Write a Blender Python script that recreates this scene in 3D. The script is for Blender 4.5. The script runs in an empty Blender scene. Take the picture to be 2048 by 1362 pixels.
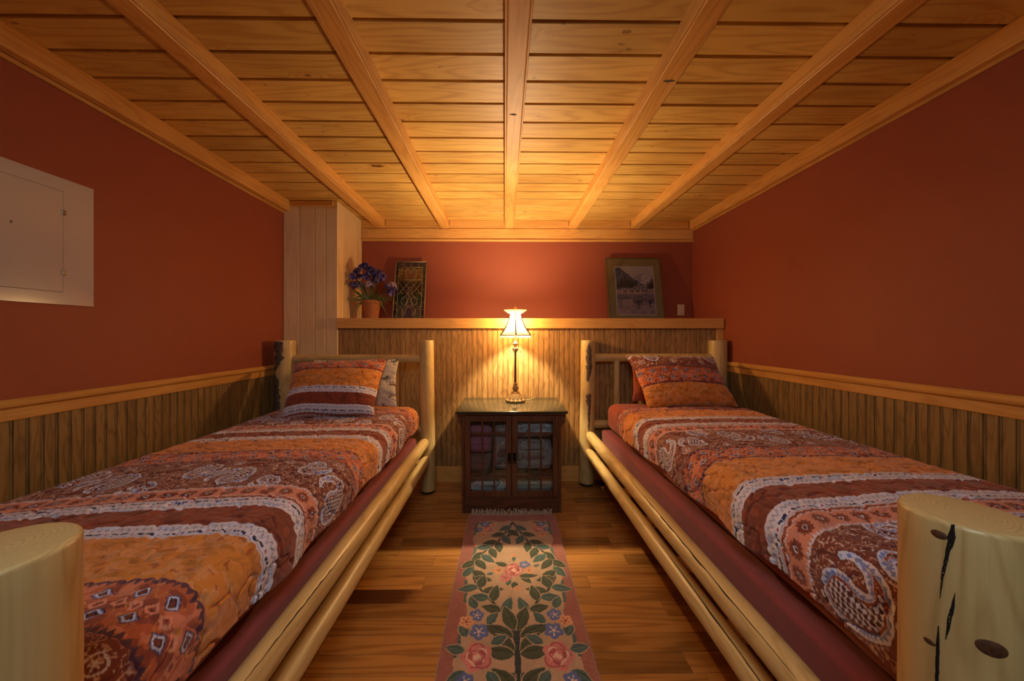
import bpy, bmesh, math, random
import numpy as np
from mathutils import Vector, Matrix, Quaternion

# ------------------------------------------------------------------ camera, light, exposure
S = bpy.context.scene
S.view_settings.view_transform = 'Standard'
S.view_settings.look = 'None'
S.view_settings.gamma = 1.0
S.view_settings.use_curve_mapping = False
S.view_settings.exposure = 0.0
EYE = 1.2
cd = bpy.data.cameras.new('camera')
cam = bpy.data.objects.new('camera', cd)
S.collection.objects.link(cam)
S.camera = cam
cd.sensor_width = 36.0
cd.lens = 690.0 / 2048.0 * 36.0
cd.clip_start = 0.02
cd.shift_x = 7.0 / 2048.0
cd.shift_y = -11.0 / 2048.0
cam.location = (0, 0, EYE)
cam.rotation_euler = (math.pi / 2, 0, -math.atan(8.0 / 690.0))

w = bpy.data.worlds.new('world')
S.world = w
w.use_nodes = True
w.node_tree.nodes['Background'].inputs[0].default_value = (0.75, 0.72, 0.85, 1)
w.node_tree.nodes['Background'].inputs[1].default_value = 0.04

ld = bpy.data.lights.new('fill_light', 'AREA')  # unseen fill lamp, added above the camera to brighten the beds; no fixture
ld.shape = 'RECTANGLE'; ld.size = 0.6; ld.size_y = 0.4
ld.energy = 13.0; ld.color = (0.80, 0.90, 1.0)
lo = bpy.data.objects.new('fill_light', ld)
S.collection.objects.link(lo)
lo.location = (0, -.35, 2.17)
lo.rotation_euler = Vector((0, .85, -1.0)).to_track_quat('-Z', 'Y').to_euler()

LAMP_X, LAMP_Y, LAMP_Z = 0.083, 2.636, 0.691
pl = bpy.data.lights.new('lamp_bulb_light', 'POINT')
pl.energy = 102.0; pl.color = (1.0, 0.73, 0.42); pl.shadow_soft_size = 0.022
po = bpy.data.objects.new('lamp_bulb_light', pl)
S.collection.objects.link(po)
po.location = (LAMP_X, LAMP_Y, LAMP_Z + 0.655)

# ------------------------------------------------------------------ helpers
rnd = random.Random(7)
PI = math.pi

def lin(r, g=None, b=None):
    if g is None: r, g, b = r
    f = lambda c: (c / 255 / 12.92) if c / 255 <= .04045 else ((c / 255 + .055) / 1.055) ** 2.4
    return (f(r), f(g), f(b))

def link(o):
    S.collection.objects.link(o); return o

def tag(o, label, cat, group=None, kind=None):
    o['label'] = label; o['category'] = cat
    if group: o['group'] = group
    if kind: o['kind'] = kind
    return o

def thing(name, label, cat, loc=(0, 0, 0), group=None):
    o = link(bpy.data.objects.new(name, None))
    o.location = loc; o.empty_display_size = .05
    return tag(o, label, cat, group)

def adopt(o, parent):
    if parent is None: return o
    o.parent = parent
    inv = Matrix.Identity(4)
    q = parent
    while q is not None:
        if q.type == 'EMPTY' or q.parent is None:
            inv = Matrix.Translation(-Vector(q.location)) @ inv if q.type == 'EMPTY' else inv
        q = q.parent
    # parts are modelled in world coordinates: undo the world matrix of the parent chain
    m = Matrix.Identity(4); q = parent; chain = []
    while q is not None:
        chain.append(q); q = q.parent
    for q in reversed(chain):
        m = m @ q.matrix_parent_inverse @ q.matrix_basis
    o.matrix_parent_inverse = m.inverted()
    return o

def obj(name, bm, mat, parent=None, smooth=False, label=None, struct=False):
    me = bpy.data.meshes.new(name)
    if isinstance(bm, bmesh.types.BMesh):
        bmesh.ops.recalc_face_normals(bm, faces=bm.faces)
        bm.to_mesh(me); bm.free()
    else:
        me = bm; me.name = name
    if smooth:
        me.polygons.foreach_set('use_smooth', [True] * len(me.polygons))
        if smooth == 'auto':
            try: me.set_sharp_from_angle(angle=math.radians(38))
            except Exception: pass
    me.materials.append(mat)
    o = link(bpy.data.objects.new(name, me))
    adopt(o, parent)
    if label: o['label'] = label
    if struct: o['kind'] = 'structure'
    return o

def BM(): return bmesh.new()

def box(bm, x0, x1, y0, y1, z0, z1, bev=0.0, seg=1):
    r = bmesh.ops.create_cube(bm, size=1.0)
    vs = r['verts']
    for v in vs:
        v.co = Vector(((x0 + x1) / 2 + v.co.x * (x1 - x0), (y0 + y1) / 2 + v.co.y * (y1 - y0), (z0 + z1) / 2 + v.co.z * (z1 - z0)))
    if bev > 0:
        es = list({e for v in vs for e in v.link_edges})
        bmesh.ops.bevel(bm, geom=es, offset=bev, segments=seg, profile=.5, affect='EDGES')
    return bm

def onebox(*a, **k): return box(BM(), *a, **k)

def lathe(bm, prof, cx, cy, z0, n=32, wob=None):
    rings = []
    for r, z in prof:
        ring = []
        for i in range(n):
            a = 2 * PI * i / n
            rr = r * (wob(a, z) if wob else 1)
            ring.append(bm.verts.new((cx + rr * math.cos(a), cy + rr * math.sin(a), z0 + z)))
        rings.append(ring)
    for a, b in zip(rings[:-1], rings[1:]):
        for i in range(n):
            bm.faces.new((a[i], a[(i + 1) % n], b[(i + 1) % n], b[i]))
    bm.faces.new(rings[0][::-1]); bm.faces.new(rings[-1])
    return bm

def tube(bm, pts, rad, n=8, closed=False):
    pts = [Vector(p) for p in pts]
    rads = rad if isinstance(rad, (list, tuple)) else [rad] * len(pts)
    rings = []
    up = Vector((0, 0, 1))
    prev = None
    for i, p in enumerate(pts):
        a = pts[i - 1] if (i > 0 or closed) else p
        b = pts[(i + 1) % len(pts)] if (i < len(pts) - 1 or closed) else p
        t = (b - a).normalized() if (b - a).length > 1e-9 else Vector((0, 0, 1))
        if prev is None:
            u = t.orthogonal().normalized()
        else:
            u = (prev - t * prev.dot(t))
            u = u.normalized() if u.length > 1e-6 else t.orthogonal().normalized()
        prev = u
        v = t.cross(u)
        rings.append([bm.verts.new(p + (u * math.cos(2 * PI * k / n) + v * math.sin(2 * PI * k / n)) * rads[i]) for k in range(n)])
    L = len(rings)
    for i in range(L if closed else L - 1):
        A, B = rings[i], rings[(i + 1) % L]
        for k in range(n):
            bm.faces.new((A[k], A[(k + 1) % n], B[(k + 1) % n], B[k]))
    if not closed:
        bm.faces.new(rings[0][::-1]); bm.faces.new(rings[-1])
    return bm

def ellipsoid(bm, c, r, n=12, m=8, rot=None):
    res = bmesh.ops.create_uvsphere(bm, u_segments=n, v_segments=m, radius=1.0)
    for v in res['verts']:
        p = Vector((v.co.x * r[0], v.co.y * r[1], v.co.z * r[2]))
        if rot: p = rot @ p
        v.co = p + Vector(c)

def grid_mesh(V, colors=None, wrap=False):
    """V: (nr, nc, 3) array -> mesh with optional point colours"""
    nr, nc = V.shape[:2]
    me = bpy.data.meshes.new('m')
    idx = np.arange(nr * nc).reshape(nr, nc)
    if wrap:
        a = idx[:-1, :]; b = np.roll(idx, -1, 1)[:-1, :]; c = np.roll(idx, -1, 1)[1:, :]; d = idx[1:, :]
    else:
        a = idx[:-1, :-1]; b = idx[:-1, 1:]; c = idx[1:, 1:]; d = idx[1:, :-1]
    F = np.stack([a, b, c, d], -1).reshape(-1, 4)
    nf = len(F)
    me.vertices.add(nr * nc); me.vertices.foreach_set('co', V.reshape(-1).astype(np.float32))
    me.loops.add(nf * 4); me.loops.foreach_set('vertex_index', F.reshape(-1).astype(np.int32))
    me.polygons.add(nf)
    me.polygons.foreach_set('loop_start', (np.arange(nf) * 4).astype(np.int32))
    me.polygons.foreach_set('loop_total', np.full(nf, 4, np.int32))
    me.polygons.foreach_set('use_smooth', np.ones(nf, bool))
    me.update(calc_edges=True)
    if colors is not None:
        at = me.color_attributes.new('pattern', 'FLOAT_COLOR', 'POINT')
        c4 = np.ones((nr * nc, 4), np.float32); c4[:, :3] = colors.reshape(-1, 3)
        at.data.foreach_set('color', c4.reshape(-1))
    me.validate()
    return me

# numpy value noise
def _h(ix, iy, seed):
    n = (ix.astype(np.int64) * 374761393 + iy.astype(np.int64) * 668265263 + seed * 974634777) & 0xFFFFFFFF
    n = ((n ^ (n >> 13)) * 1274126177) & 0xFFFFFFFF
    n = n ^ (n >> 16)
    return (n & 0xFFFF) / 65535.0 * 2 - 1

def vn(x, y, seed=0):
    x = np.asarray(x, float); y = np.asarray(y, float)
    ix = np.floor(x); iy = np.floor(y); fx = x - ix; fy = y - iy
    fx = fx * fx * (3 - 2 * fx); fy = fy * fy * (3 - 2 * fy)
    a = _h(ix, iy, seed); b = _h(ix + 1, iy, seed); c = _h(ix, iy + 1, seed); d = _h(ix + 1, iy + 1, seed)
    return (a * (1 - fx) + b * fx) * (1 - fy) + (c * (1 - fx) + d * fx) * fy

def fbm(x, y, seed=0, o=3):
    r = 0; a = 1; t = 0
    for i in range(o):
        r = r + a * vn(x * 2 ** i, y * 2 ** i, seed + i); t += a; a *= .5
    return r / t

# ------------------------------------------------------------------ materials
class NT:
    def __init__(s, name):
        s.m = bpy.data.materials.new(name); s.m.use_nodes = True
        s.t = s.m.node_tree; s.n = s.t.nodes; s.l = s.t.links
        s.b = s.n['Principled BSDF']; s.out = s.n['Material Output']
    def set(s, sock, v):
        if isinstance(v, bpy.types.NodeSocket): s.l.new(v, sock)
        elif isinstance(v, (tuple, list)) and len(v) == 3 and sock.type == 'RGBA': sock.default_value = (*v, 1)
        else: sock.default_value = v
    def P(s, **k):
        for a, v in k.items(): s.set(s.b.inputs[a.replace('_', ' ')], v)
    def math(s, op, a, b=0.0, c=None):
        n = s.n.new('ShaderNodeMath'); n.operation = op
        s.set(n.inputs[0], a); s.set(n.inputs[1], b)
        if c is not None: s.set(n.inputs[2], c)
        return n.outputs[0]
    def vmath(s, op, a, b=(0, 0, 0)):
        n = s.n.new('ShaderNodeVectorMath'); n.operation = op
        s.set(n.inputs[0], a)
        if op == 'SCALE': s.set(n.inputs['Scale'], b)
        else: s.set(n.inputs[1], b)
        return n.outputs['Value'] if op in ('LENGTH', 'DOT_PRODUCT') else n.outputs[0]
    def coord(s, which='Object'):
        return s.n.new('ShaderNodeTexCoord').outputs[which]
    def island(s): return s.n.new('ShaderNodeNewGeometry').outputs['Random Per Island']
    def noise(s, v, scale=5, detail=3, rough=.5, dist=0):
        n = s.n.new('ShaderNodeTexNoise')
        s.set(n.inputs['Vector'], v); s.set(n.inputs['Scale'], scale); s.set(n.inputs['Detail'], detail)
        s.set(n.inputs['Roughness'], rough); s.set(n.inputs['Distortion'], dist)
        return n.outputs['Fac']
    def voro(s, v, scale=5, out='Distance', rnd_=1.0):
        n = s.n.new('ShaderNodeTexVoronoi'); s.set(n.inputs['Vector'], v); s.set(n.inputs['Scale'], scale)
        s.set(n.inputs['Randomness'], rnd_)
        return n.outputs[out]
    def ramp(s, f, stops, interp='LINEAR'):
        n = s.n.new('ShaderNodeValToRGB'); cr = n.color_ramp; cr.interpolation = interp
        while len(cr.elements) < len(stops): cr.elements.new(0.5)
        for e, (p, c) in zip(cr.elements, stops):
            e.position = p; e.color = (*c, 1) if isinstance(c, (tuple, list)) else (c, c, c, 1)
        s.set(n.inputs[0], f)
        return n.outputs[0]
    def mix(s, f, a, b, mode='MIX'):
        n = s.n.new('ShaderNodeMix'); n.data_type = 'RGBA'; n.blend_type = mode
        s.set(n.inputs[0], f); s.set(n.inputs[6], a); s.set(n.inputs[7], b)
        return n.outputs[2]
    def bump(s, h, strength=.3, dist=.01):
        n = s.n.new('ShaderNodeBump'); s.set(n.inputs['Height'], h); n.inputs['Strength'].default_value = strength
        n.inputs['Distance'].default_value = dist
        s.l.new(n.outputs[0], s.b.inputs['Normal'])

def plain(name, col, rough=.5, metal=0., **k):
    t = NT(name); t.P(Base_Color=col, Roughness=rough, Metallic=metal, **k); return t.m

def cloth(name, col, rough=.9, amp=.12, scale=400, sheen=.2):
    t = NT(name); c = t.coord()
    n = t.noise(c, 30, 4, .6); n2 = t.noise(c, scale, 2)
    k = t.math('MULTIPLY_ADD', n, amp * 2, 1 - amp)
    t.P(Base_Color=t.mix(1.0, col, t.ramp(n, [(0.2, 1 - amp), (0.8, 1.0)]), 'MULTIPLY'), Roughness=rough, Sheen_Weight=sheen)
    t.bump(n2, .25, .002)
    return t.m

def board(name, light, dark, axis='X', stretch=.10, scale=7.0, K=26, contrast=.55, knots=2.2, knotcol=None,
          rough=.42, island=True, tone=.25, fine=.35, flat=None, specks=False):
    """sawn board: contour grain of a stretched noise, knots, per-board tone"""
    t = NT(name); c = t.coord()
    if island:
        r = t.island()
        off = t.vmath('SCALE', (13.7, 7.1, 5.3), r)
        c = t.vmath('ADD', c, off)
    sv = {'X': (stretch, 1, 1), 'Y': (1, stretch, 1), 'Z': (1, 1, stretch)}[axis]
    p = t.vmath('MULTIPLY', c, sv)
    # knots bend the grain around them
    kp = t.vmath('MULTIPLY', c, {'X': (.5, 1, 1), 'Y': (1, .5, 1), 'Z': (1, 1, .5)}[axis])
    if flat: kp = t.vmath('MULTIPLY', kp, flat)
    jit = t.n.new('ShaderNodeTexNoise'); jit.inputs['Scale'].default_value = 45; jit.inputs['Detail'].default_value = 2
    t.l.new(c, jit.inputs['Vector'])
    kp = t.vmath('ADD', kp, t.vmath('SCALE', t.vmath('SUBTRACT', jit.outputs['Color'], (.5, .5, .5)), .022))
    if flat: kp = t.vmath('MULTIPLY', kp, flat)
    d = t.voro(kp, knots)
    size = t.math('MULTIPLY', t.math('SUBTRACT', t.noise(kp, knots * .8, 0), .28 if flat else 0.), 0.16 if flat else .13)
    kn = t.ramp(t.math('SUBTRACT', d, size), [(0.0, 1.0), (0.022, 0.0)])
    if specks:
        d2 = t.voro(kp, 17.0); s2 = t.math('MULTIPLY', t.math('SUBTRACT', t.noise(kp, 9, 0), .50), .45)
        kn = t.math('MAXIMUM', kn, t.math('MULTIPLY', t.ramp(t.math('SUBTRACT', d2, s2), [(0.0, 1.0), (0.05, 0.0)]), .7))
    halo = t.ramp(d, [(0.0, 1.0), (0.22, 0.0)], 'EASE')
    n = t.noise(p, scale, 2.5, .5)
    g = t.math('MULTIPLY', t.math('ADD', n, t.math('MULTIPLY', halo, .16)), K)
    s1 = t.math('MULTIPLY_ADD', t.math('SINE', t.math('MULTIPLY', g, 6.283)), .5, .5)
    s1 = t.math('POWER', s1, 2.2)
    f = t.noise(t.vmath('MULTIPLY', c, tuple(.03 if q < 1 else 1 for q in sv)), 180, 2, .6)
    fac = t.math('ADD', t.math('MULTIPLY', s1, contrast), t.math('MULTIPLY', t.math('SUBTRACT', f, .5), fine * 2))
    nn = t.n.new('ShaderNodeClamp'); t.set(nn.inputs[0], fac)
    col = t.mix(nn.outputs[0], light, dark)
    blot = t.noise(c, 3.0, 2)
    col = t.mix(t.math('MULTIPLY', t.ramp(blot, [(.35, 0.0), (.75, 1.0)]), .35), col, dark)
    if island:
        v = t.ramp(r, [(0, 1 - tone), (.5, 1.0), (1, 1 - tone * .55)])
        col = t.mix(1.0, col, v, 'MULTIPLY')
    kc = knotcol or tuple(x * .28 for x in dark)
    col = t.mix(t.math('MULTIPLY', halo, .35), col, dark)
    col = t.mix(t.math('MULTIPLY', kn, .9), col, kc)
    t.P(Base_Color=col, Roughness=rough)
    t.bump(t.math('ADD', s1, f), .06, .002)
    return t.m

def log_mat(name, light, dark, rough=.4, K=170):
    """peeled log: rings around the local z axis"""
    t = NT(name); c = t.coord()
    xy = t.vmath('MULTIPLY', c, (1, 1, 0))
    L = t.vmath('LENGTH', xy)
    n = t.noise(t.vmath('MULTIPLY', c, (1, 1, .16)), 9, 2, .45)
    kp = t.vmath('MULTIPLY', c, (1, 1, .55))
    d = t.voro(kp, 6.0)
    size = t.math('MULTIPLY', t.noise(kp, 6.0, 0), .10)
    kn = t.ramp(t.math('SUBTRACT', d, size), [(0.0, 1.0), (0.018, 0.0)])
    halo = t.ramp(d, [(0.0, 1.0), (0.16, 0.0)], 'EASE')
    g = t.math('ADD', t.math('MULTIPLY', L, K), t.math('ADD', t.math('MULTIPLY', n, 11), t.math('MULTIPLY', halo, 2.0)))
    s1 = t.math('MULTIPLY_ADD', t.math('SINE', t.math('MULTIPLY', g, 6.283)), .5, .5)
    s1 = t.math('POWER', s1, 3)
    f = t.noise(t.vmath('MULTIPLY', c, (1, 1, .03)), 160, 2, .6)
    fac = t.math('ADD', t.math('MULTIPLY', s1, .38), t.math('MULTIPLY', t.math('SUBTRACT', f, .45), .6))
    nn = t.n.new('ShaderNodeClamp'); t.set(nn.inputs[0], fac)
    col = t.mix(nn.outputs[0], light, dark)
    col = t.mix(t.ramp(t.noise(t.vmath('MULTIPLY', c, (1, 1, .3)), 5, 2), [(.5, 0.0), (.8, .5)]), col, dark)
    col = t.mix(t.math('MULTIPLY', kn, .85), col, lin(70, 42, 22))
    t.P(Base_Color=col, Roughness=rough, Coat_Weight=.15, Coat_Roughness=.25)
    t.bump(t.math('ADD', s1, f), .08, .002)
    return t.m

def pattern_mat(name, rough=.85, sheen=.25, bump=.3, scale=500):
    t = NT(name); a = t.n.new('ShaderNodeAttribute'); a.attribute_name = 'pattern'
    c = t.coord()
    n = t.noise(c, scale, 2, .7)
    col = t.mix(1.0, a.outputs['Color'], t.ramp(n, [(.25, .82), (.75, 1.0)]), 'MULTIPLY')
    t.P(Base_Color=col, Roughness=rough, Sheen_Weight=sheen)
    t.bump(n, bump, .0015)
    return t.m

PINE = lin(232, 182, 104); PINED = lin(192, 124, 52)
M = {}
M['ceil'] = board('honey_pine_planks', lin(228, 186, 102), lin(180, 122, 46), 'X', .10, 6, 14, .45, 4.2, lin(100, 58, 22), .48, flat=(1, 1, 0), specks=True)
M['beamY'] = board('pine_beam', lin(230, 176, 94), lin(184, 116, 46), 'Y', .10, 7, 14, .35, 1.8, lin(70, 32, 14), .48, True, .12)
M['trimX'] = board('pine_trim_across', lin(234, 180, 100), lin(198, 132, 60), 'X', .10, 8, 12, .35, 4.0, lin(112, 66, 32), .42, True, .1, flat=(1, 0, 1))
M['trimY'] = board('pine_trim_along', lin(214, 164, 84), lin(176, 116, 48), 'Y', .10, 8, 12, .35, 3.4, lin(104, 60, 28), .42, True, .08, flat=(0, 1, 1))
M['colz'] = board('pale_pine_boards', lin(250, 222, 168), lin(222, 178, 118), 'Z', .07, 8, 10, .28, 2.8, lin(104, 66, 36), .45, True, .12, flat=(1, 0, 1))
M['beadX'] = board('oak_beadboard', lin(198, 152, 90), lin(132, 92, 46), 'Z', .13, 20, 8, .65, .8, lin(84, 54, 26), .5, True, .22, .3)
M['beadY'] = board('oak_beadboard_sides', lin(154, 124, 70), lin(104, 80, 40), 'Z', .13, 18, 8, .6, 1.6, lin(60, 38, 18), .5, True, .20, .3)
M['floor'] = board('cherry_floor_planks', lin(206, 146, 74), lin(142, 88, 38), 'X', .06, 9, 9, .55, .5, lin(80, 40, 18), .27, True, .5, .35)
M['log'] = log_mat('peeled_pine_log', lin(212, 184, 122), lin(172, 134, 74))
M['mission'] = board('dark_cherry_wood', lin(112, 70, 46), lin(62, 36, 24), 'Z', .08, 9, 10, .5, .1, lin(40, 18, 10), .35, False)
M['missionX'] = board('dark_cherry_wood_rail', lin(112, 70, 46), lin(62, 36, 24), 'X', .08, 9, 10, .5, .1, lin(40, 18, 10), .35, False)
M['slab'] = plain('polished_dark_green_slab', lin(60, 56, 40), .14)
M['iron'] = plain('black_iron', lin(38, 34, 32), .45, .7)
M['black'] = plain('black_rubber', lin(22, 20, 20), .6)
M['brass'] = plain('antique_brass', lin(190, 150, 88), .32, .75)
M['antique'] = plain('antiqued_cast_resin', lin(176, 142, 92), .42, .25)
M['gold_dark'] = plain('dark_bronze_braid', lin(96, 62, 30), .6)
M['cord'] = plain('clear_gold_cord', lin(214, 186, 120), .4)
M['burgundy'] = cloth('burgundy_cloth', lin(140, 62, 62))
M['rust_sheet'] = cloth('rust_sheet', lin(164, 74, 40))
M['quilt'] = pattern_mat('printed_quilt')
M['rug'] = pattern_mat('wool_rug', .95, .4, .8, 260)
M['fringe'] = cloth('cream_cotton', lin(206, 184, 160))
M['paint_print'] = pattern_mat('printed_paper', .5, 0, .0, 50)
M['mat_board'] = cloth('olive_mat_board', lin(176, 148, 88), .8, .05, 300, 0)
M['pic_frame'] = plain('bronze_picture_frame', lin(104, 88, 52), .35, .4)
M['white_line'] = plain('cream_bevel', lin(232, 220, 196), .6)
M['switch'] = plain('almond_plastic', lin(226, 206, 170), .4)
M['white_metal'] = plain('white_enamel_metal', lin(184, 174, 162), .16)
M['hinge'] = plain('dull_steel', lin(120, 112, 96), .35, .8)
M['lead'] = plain('lead_came', lin(172, 156, 116), .45, .45)
M['terracotta'] = cloth('terracotta_clay', lin(176, 112, 66), .85, .2, 200, 0)
M['leaf'] = plain('green_leaf', lin(104, 116, 56), .55)
M['leaf_dark'] = plain('dark_green_stem', lin(64, 78, 40), .6)
M['petal'] = cloth('violet_petal', lin(112, 98, 168), .7, .35, 60, 0)
M['petal_light'] = cloth('mauve_petal', lin(196, 172, 190), .7, .3, 60, 0)
M['twig'] = plain('dark_twig', lin(50, 34, 20), .8)

def wall_paint():
    t = NT('brick_red_paint'); c = t.coord()
    n = t.noise(c, 160, 3, .6); n2 = t.noise(c, 1.6, 2)
    col = t.mix(t.math('MULTIPLY', n2, .25), lin(150, 76, 49), lin(137, 65, 42))
    t.P(Base_Color=col, Roughness=.62); t.bump(n, .12, .003)
    return t.m
M['red'] = wall_paint()

def bark():
    t = NT('rough_bark'); c = t.coord()
    n = t.noise(c, 60, 4, .7)
    t.P(Base_Color=t.ramp(n, [(.3, lin(52, 40, 34)), (.6, lin(112, 94, 80)), (.8, lin(150, 132, 112))]), Roughness=.9)
    t.bump(n, .8, .01)
    return t.m
M['bark'] = bark()

def glass(name, tint=(1, 1, 1), gl=.06):
    t = NT(name)
    tr = t.n.new('ShaderNodeBsdfTransparent'); tr.inputs[0].default_value = (*tint, 1)
    g = t.n.new('ShaderNodeBsdfGlossy'); g.inputs['Roughness'].default_value = .02
    fr = t.n.new('ShaderNodeFresnel'); fr.inputs[0].default_value = 1.5
    mx = t.n.new('ShaderNodeMixShader')
    t.l.new(fr.outputs[0], mx.inputs[0]); t.l.new(tr.outputs[0], mx.inputs[1]); t.l.new(g.outputs[0], mx.inputs[2])
    t.l.new(mx.outputs[0], t.out.inputs[0])
    return t.m
M['glass'] = glass('clear_glass', (.95, .96, .97))

def shade_mat():
    t = NT('lit_silk_shade'); c = t.coord()
    n = t.noise(t.vmath('MULTIPLY', c, (1, 1, .05)), 260, 2)
    col = t.ramp(n, [(.3, lin(240, 206, 160)), (.7, lin(255, 238, 208))])
    d = t.n.new('ShaderNodeBsdfDiffuse'); tr = t.n.new('ShaderNodeBsdfTranslucent')
    t.l.new(col, d.inputs[0]); t.l.new(col, tr.inputs[0])
    mx = t.n.new('ShaderNodeMixShader'); mx.inputs[0].default_value = .65
    t.l.new(d.outputs[0], mx.inputs[1]); t.l.new(tr.outputs[0], mx.inputs[2])
    tp = t.n.new('ShaderNodeBsdfTransparent'); t.l.new(col, tp.inputs[0])
    m2 = t.n.new('ShaderNodeMixShader'); m2.inputs[0].default_value = .24      # open weave
    t.l.new(mx.outputs[0], m2.inputs[1]); t.l.new(tp.outputs[0], m2.inputs[2])
    t.l.new(m2.outputs[0], t.out.inputs[0])
    return t.m
M['shade'] = shade_mat()

def bead_glass():
    t = NT('clear_beads')
    t.P(Base_Color=lin(240, 222, 190), Roughness=.15, Transmission_Weight=.5, IOR=1.45)
    return t.m
M['bead'] = bead_glass()
def bulb_mat():
    t = NT('glowing_bulb')
    tr = t.n.new('ShaderNodeBsdfTransparent'); em = t.n.new('ShaderNodeEmission'); ad = t.n.new('ShaderNodeAddShader')
    em.inputs[0].default_value = (1.0, .70, .38, 1); em.inputs[1].default_value = 3.0
    t.l.new(tr.outputs[0], ad.inputs[0]); t.l.new(em.outputs[0], ad.inputs[1]); t.l.new(ad.outputs[0], t.out.inputs[0])
    return t.m
M['bulb'] = bulb_mat()

# ------------------------------------------------------------------ the room
XL, XR = -1.79, 1.80
YB, YH = 3.29, 2.83        # back wall, face of the half wall
YN = -2.6
ZC = 2.287                 # plank face of the ceiling
ZB = 2.208                 # beam undersides

# floor: boards running left-right
bm = BM(); y = YN; r = random.Random(3)
while y < YB:
    wd = .083
    x = XL - .02 - r.random() * 1.0
    while x < XR + .02:
        L = .35 + r.random() * .9
        a, b = max(x, XL - .02), min(x + L, XR + .02)
        if b - a > .01: box(bm, a + .0004, b - .0004, y + .0005, y + wd - .0005, -.02, 0, .0009)
        x += L
    y += wd
box(bm, XL - .02, XR + .02, YN, YB, -.06, -.012)
obj('floor', bm, M['floor'], struct=True)

# walls
obj('wall_left', onebox(XL - .12, XL, YN, YB + .12, -.06, 2.42), M['red'], struct=True)
obj('wall_right', onebox(XR, XR + .12, YN, YB + .12, -.06, 2.42), M['red'], struct=True)
obj('wall_back', onebox(XL, XR, YB, YB + .12, -.06, 2.42), M['red'], struct=True)

def beadboard(name, u0, u1, z0, z1, face, axis, mat, pitch=.042, th=.008, kind='structure'):
    """profiled panel: each strip its own island so its grain differs"""
    bm = BM()
    n = int(round((u1 - u0) / pitch)); pw = (u1 - u0) / n
    for i in range(n):
        a = u0 + i * pw
        pr = [(0, th - .006), (.0015, th), (pw - .0105, th), (pw - .009, th - .0055), (pw - .0075, th - .001), (pw - .005, th + .0004), (pw - .0025, th - .001), (pw, th - .006)]
        lo_, hi_ = [], []
        for (du, dn) in pr:
            if axis == 'X': A = (a + du, face - dn); 
            elif axis == 'YL': A = (face + dn, a + du)
            else: A = (face - dn, a + du)
            lo_.append(bm.verts.new((A[0], A[1], z0))); hi_.append(bm.verts.new((A[0], A[1], z1)))
        for k in range(len(pr) - 1):
            bm.faces.new((lo_[k], lo_[k + 1], hi_[k + 1], hi_[k]))
    return bm

# side wainscot with chair rail
ZRL0, ZRL1 = .890, .968
ZRR0, ZRR1 = .906, .988
wl = bpy.data.objects['wall_left']; wr = bpy.data.objects['wall_right']
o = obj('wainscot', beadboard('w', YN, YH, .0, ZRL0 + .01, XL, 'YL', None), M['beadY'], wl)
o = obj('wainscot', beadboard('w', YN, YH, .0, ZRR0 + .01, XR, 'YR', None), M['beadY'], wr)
def rail_profile(bm, x, sgn, y0, y1, z0, z1):
    pr = [(0, z0), (.012, z0), (.014, z0 + .004), (.014, z0 + .042), (.018, z0 + .048), (.026, z0 + .052), (.028, z0 + .060), (.022, z0 + .066), (.016, z1 - .004), (.012, z1), (0, z1)]
    A = [bm.verts.new((x + sgn * a, y0, z)) for a, z in pr]; B = [bm.verts.new((x + sgn * a, y1, z)) for a, z in pr]
    for k in range(len(pr)):
        j = (k + 1) % len(pr)
        bm.faces.new((A[k], A[j], B[j], B[k]))
    bm.faces.new(A); bm.faces.new(B[::-1])
    return bm
obj('trim_1', rail_profile(BM(), XL, 1, YN, YH, ZRL0, ZRL1), M['trimY'], struct=True)
obj('trim_2', rail_profile(BM(), XR, -1, YN, YH, ZRR0, ZRR1), M['trimY'], struct=True)
obj('baseboard_left', onebox(XL, XL + .022, YN, YH, 0, .125, .003), M['trimY'], struct=True)
obj('baseboard_right', onebox(XR - .022, XR, YN, YH, 0, .125, .003), M['trimY'], struct=True)

# half wall with its bead board, end trim and baseboard
hw = obj('wall_half', onebox(XL, XR, YH + .0, YB, 0, 1.30), M['red'], struct=True)
obj('wainscot', beadboard('w', -1.345, XR - .055, .09, 1.262, YH, 'X', None), M['beadX'], hw)
obj('trim_3', onebox(XR - .055, XR, YH - .018, YH, .1, 1.255, .003), M['trimX'], struct=True)
obj('baseboard_back', box(onebox(-1.35, XR, YH - .018, YH, 0, .118, .003), -1.35, XR, YH - .013, YH, .118, .128, .002), M['trimX'], struct=True)
led = thing('ledge_shelf', 'long knotty pine ledge capping the beadboard half wall', 'shelf', (0, YH, 1.253))
obj('shelf_top', onebox(-1.352, XR - .004, YH - .018, YB, 1.300, 1.322, .003), M['trimX'], led)
obj('fascia', onebox(-1.352, XR - .008, YH - .040, YH - .0185, 1.253, 1.336, .004, 2), M['trimX'], led)

# boxed column in the left corner
colm = thing('boxed_column', 'pale knotty pine boxed column in the left back corner', 'column', (-1.57, YH, 0))
bm = BM(); xs = [XL, -1.66, -1.535, -1.447, -1.352]
for a, b in zip(xs[:-1], xs[1:]): box(bm, a + .001, b - .001, YH - .02, YH + .02, 0, ZC - .002, .004)
obj('front_boards', bm, M['colz'], colm)
bm = BM(); ys = [YH - .020, YH + .07, YH + .19, YH + .31, YH + .42, YB]
for a, b in zip(ys[:-1], ys[1:]): box(bm, -1.372, -1.3515, a + .001, b - .001, 1.323, ZC - .002, .004)
box(bm, -1.372, -1.3515, YH - .0195, YH - .001, 0, 1.32, .002)
obj('side_boards', bm, M['colz'], colm)
bm = BM(); box(bm, XL + .05, -1.385, YH - .028, YH - .0205, ZC - .045, ZC - .003, .003)
obj('top_cap', bm, M['trimX'], colm)

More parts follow.
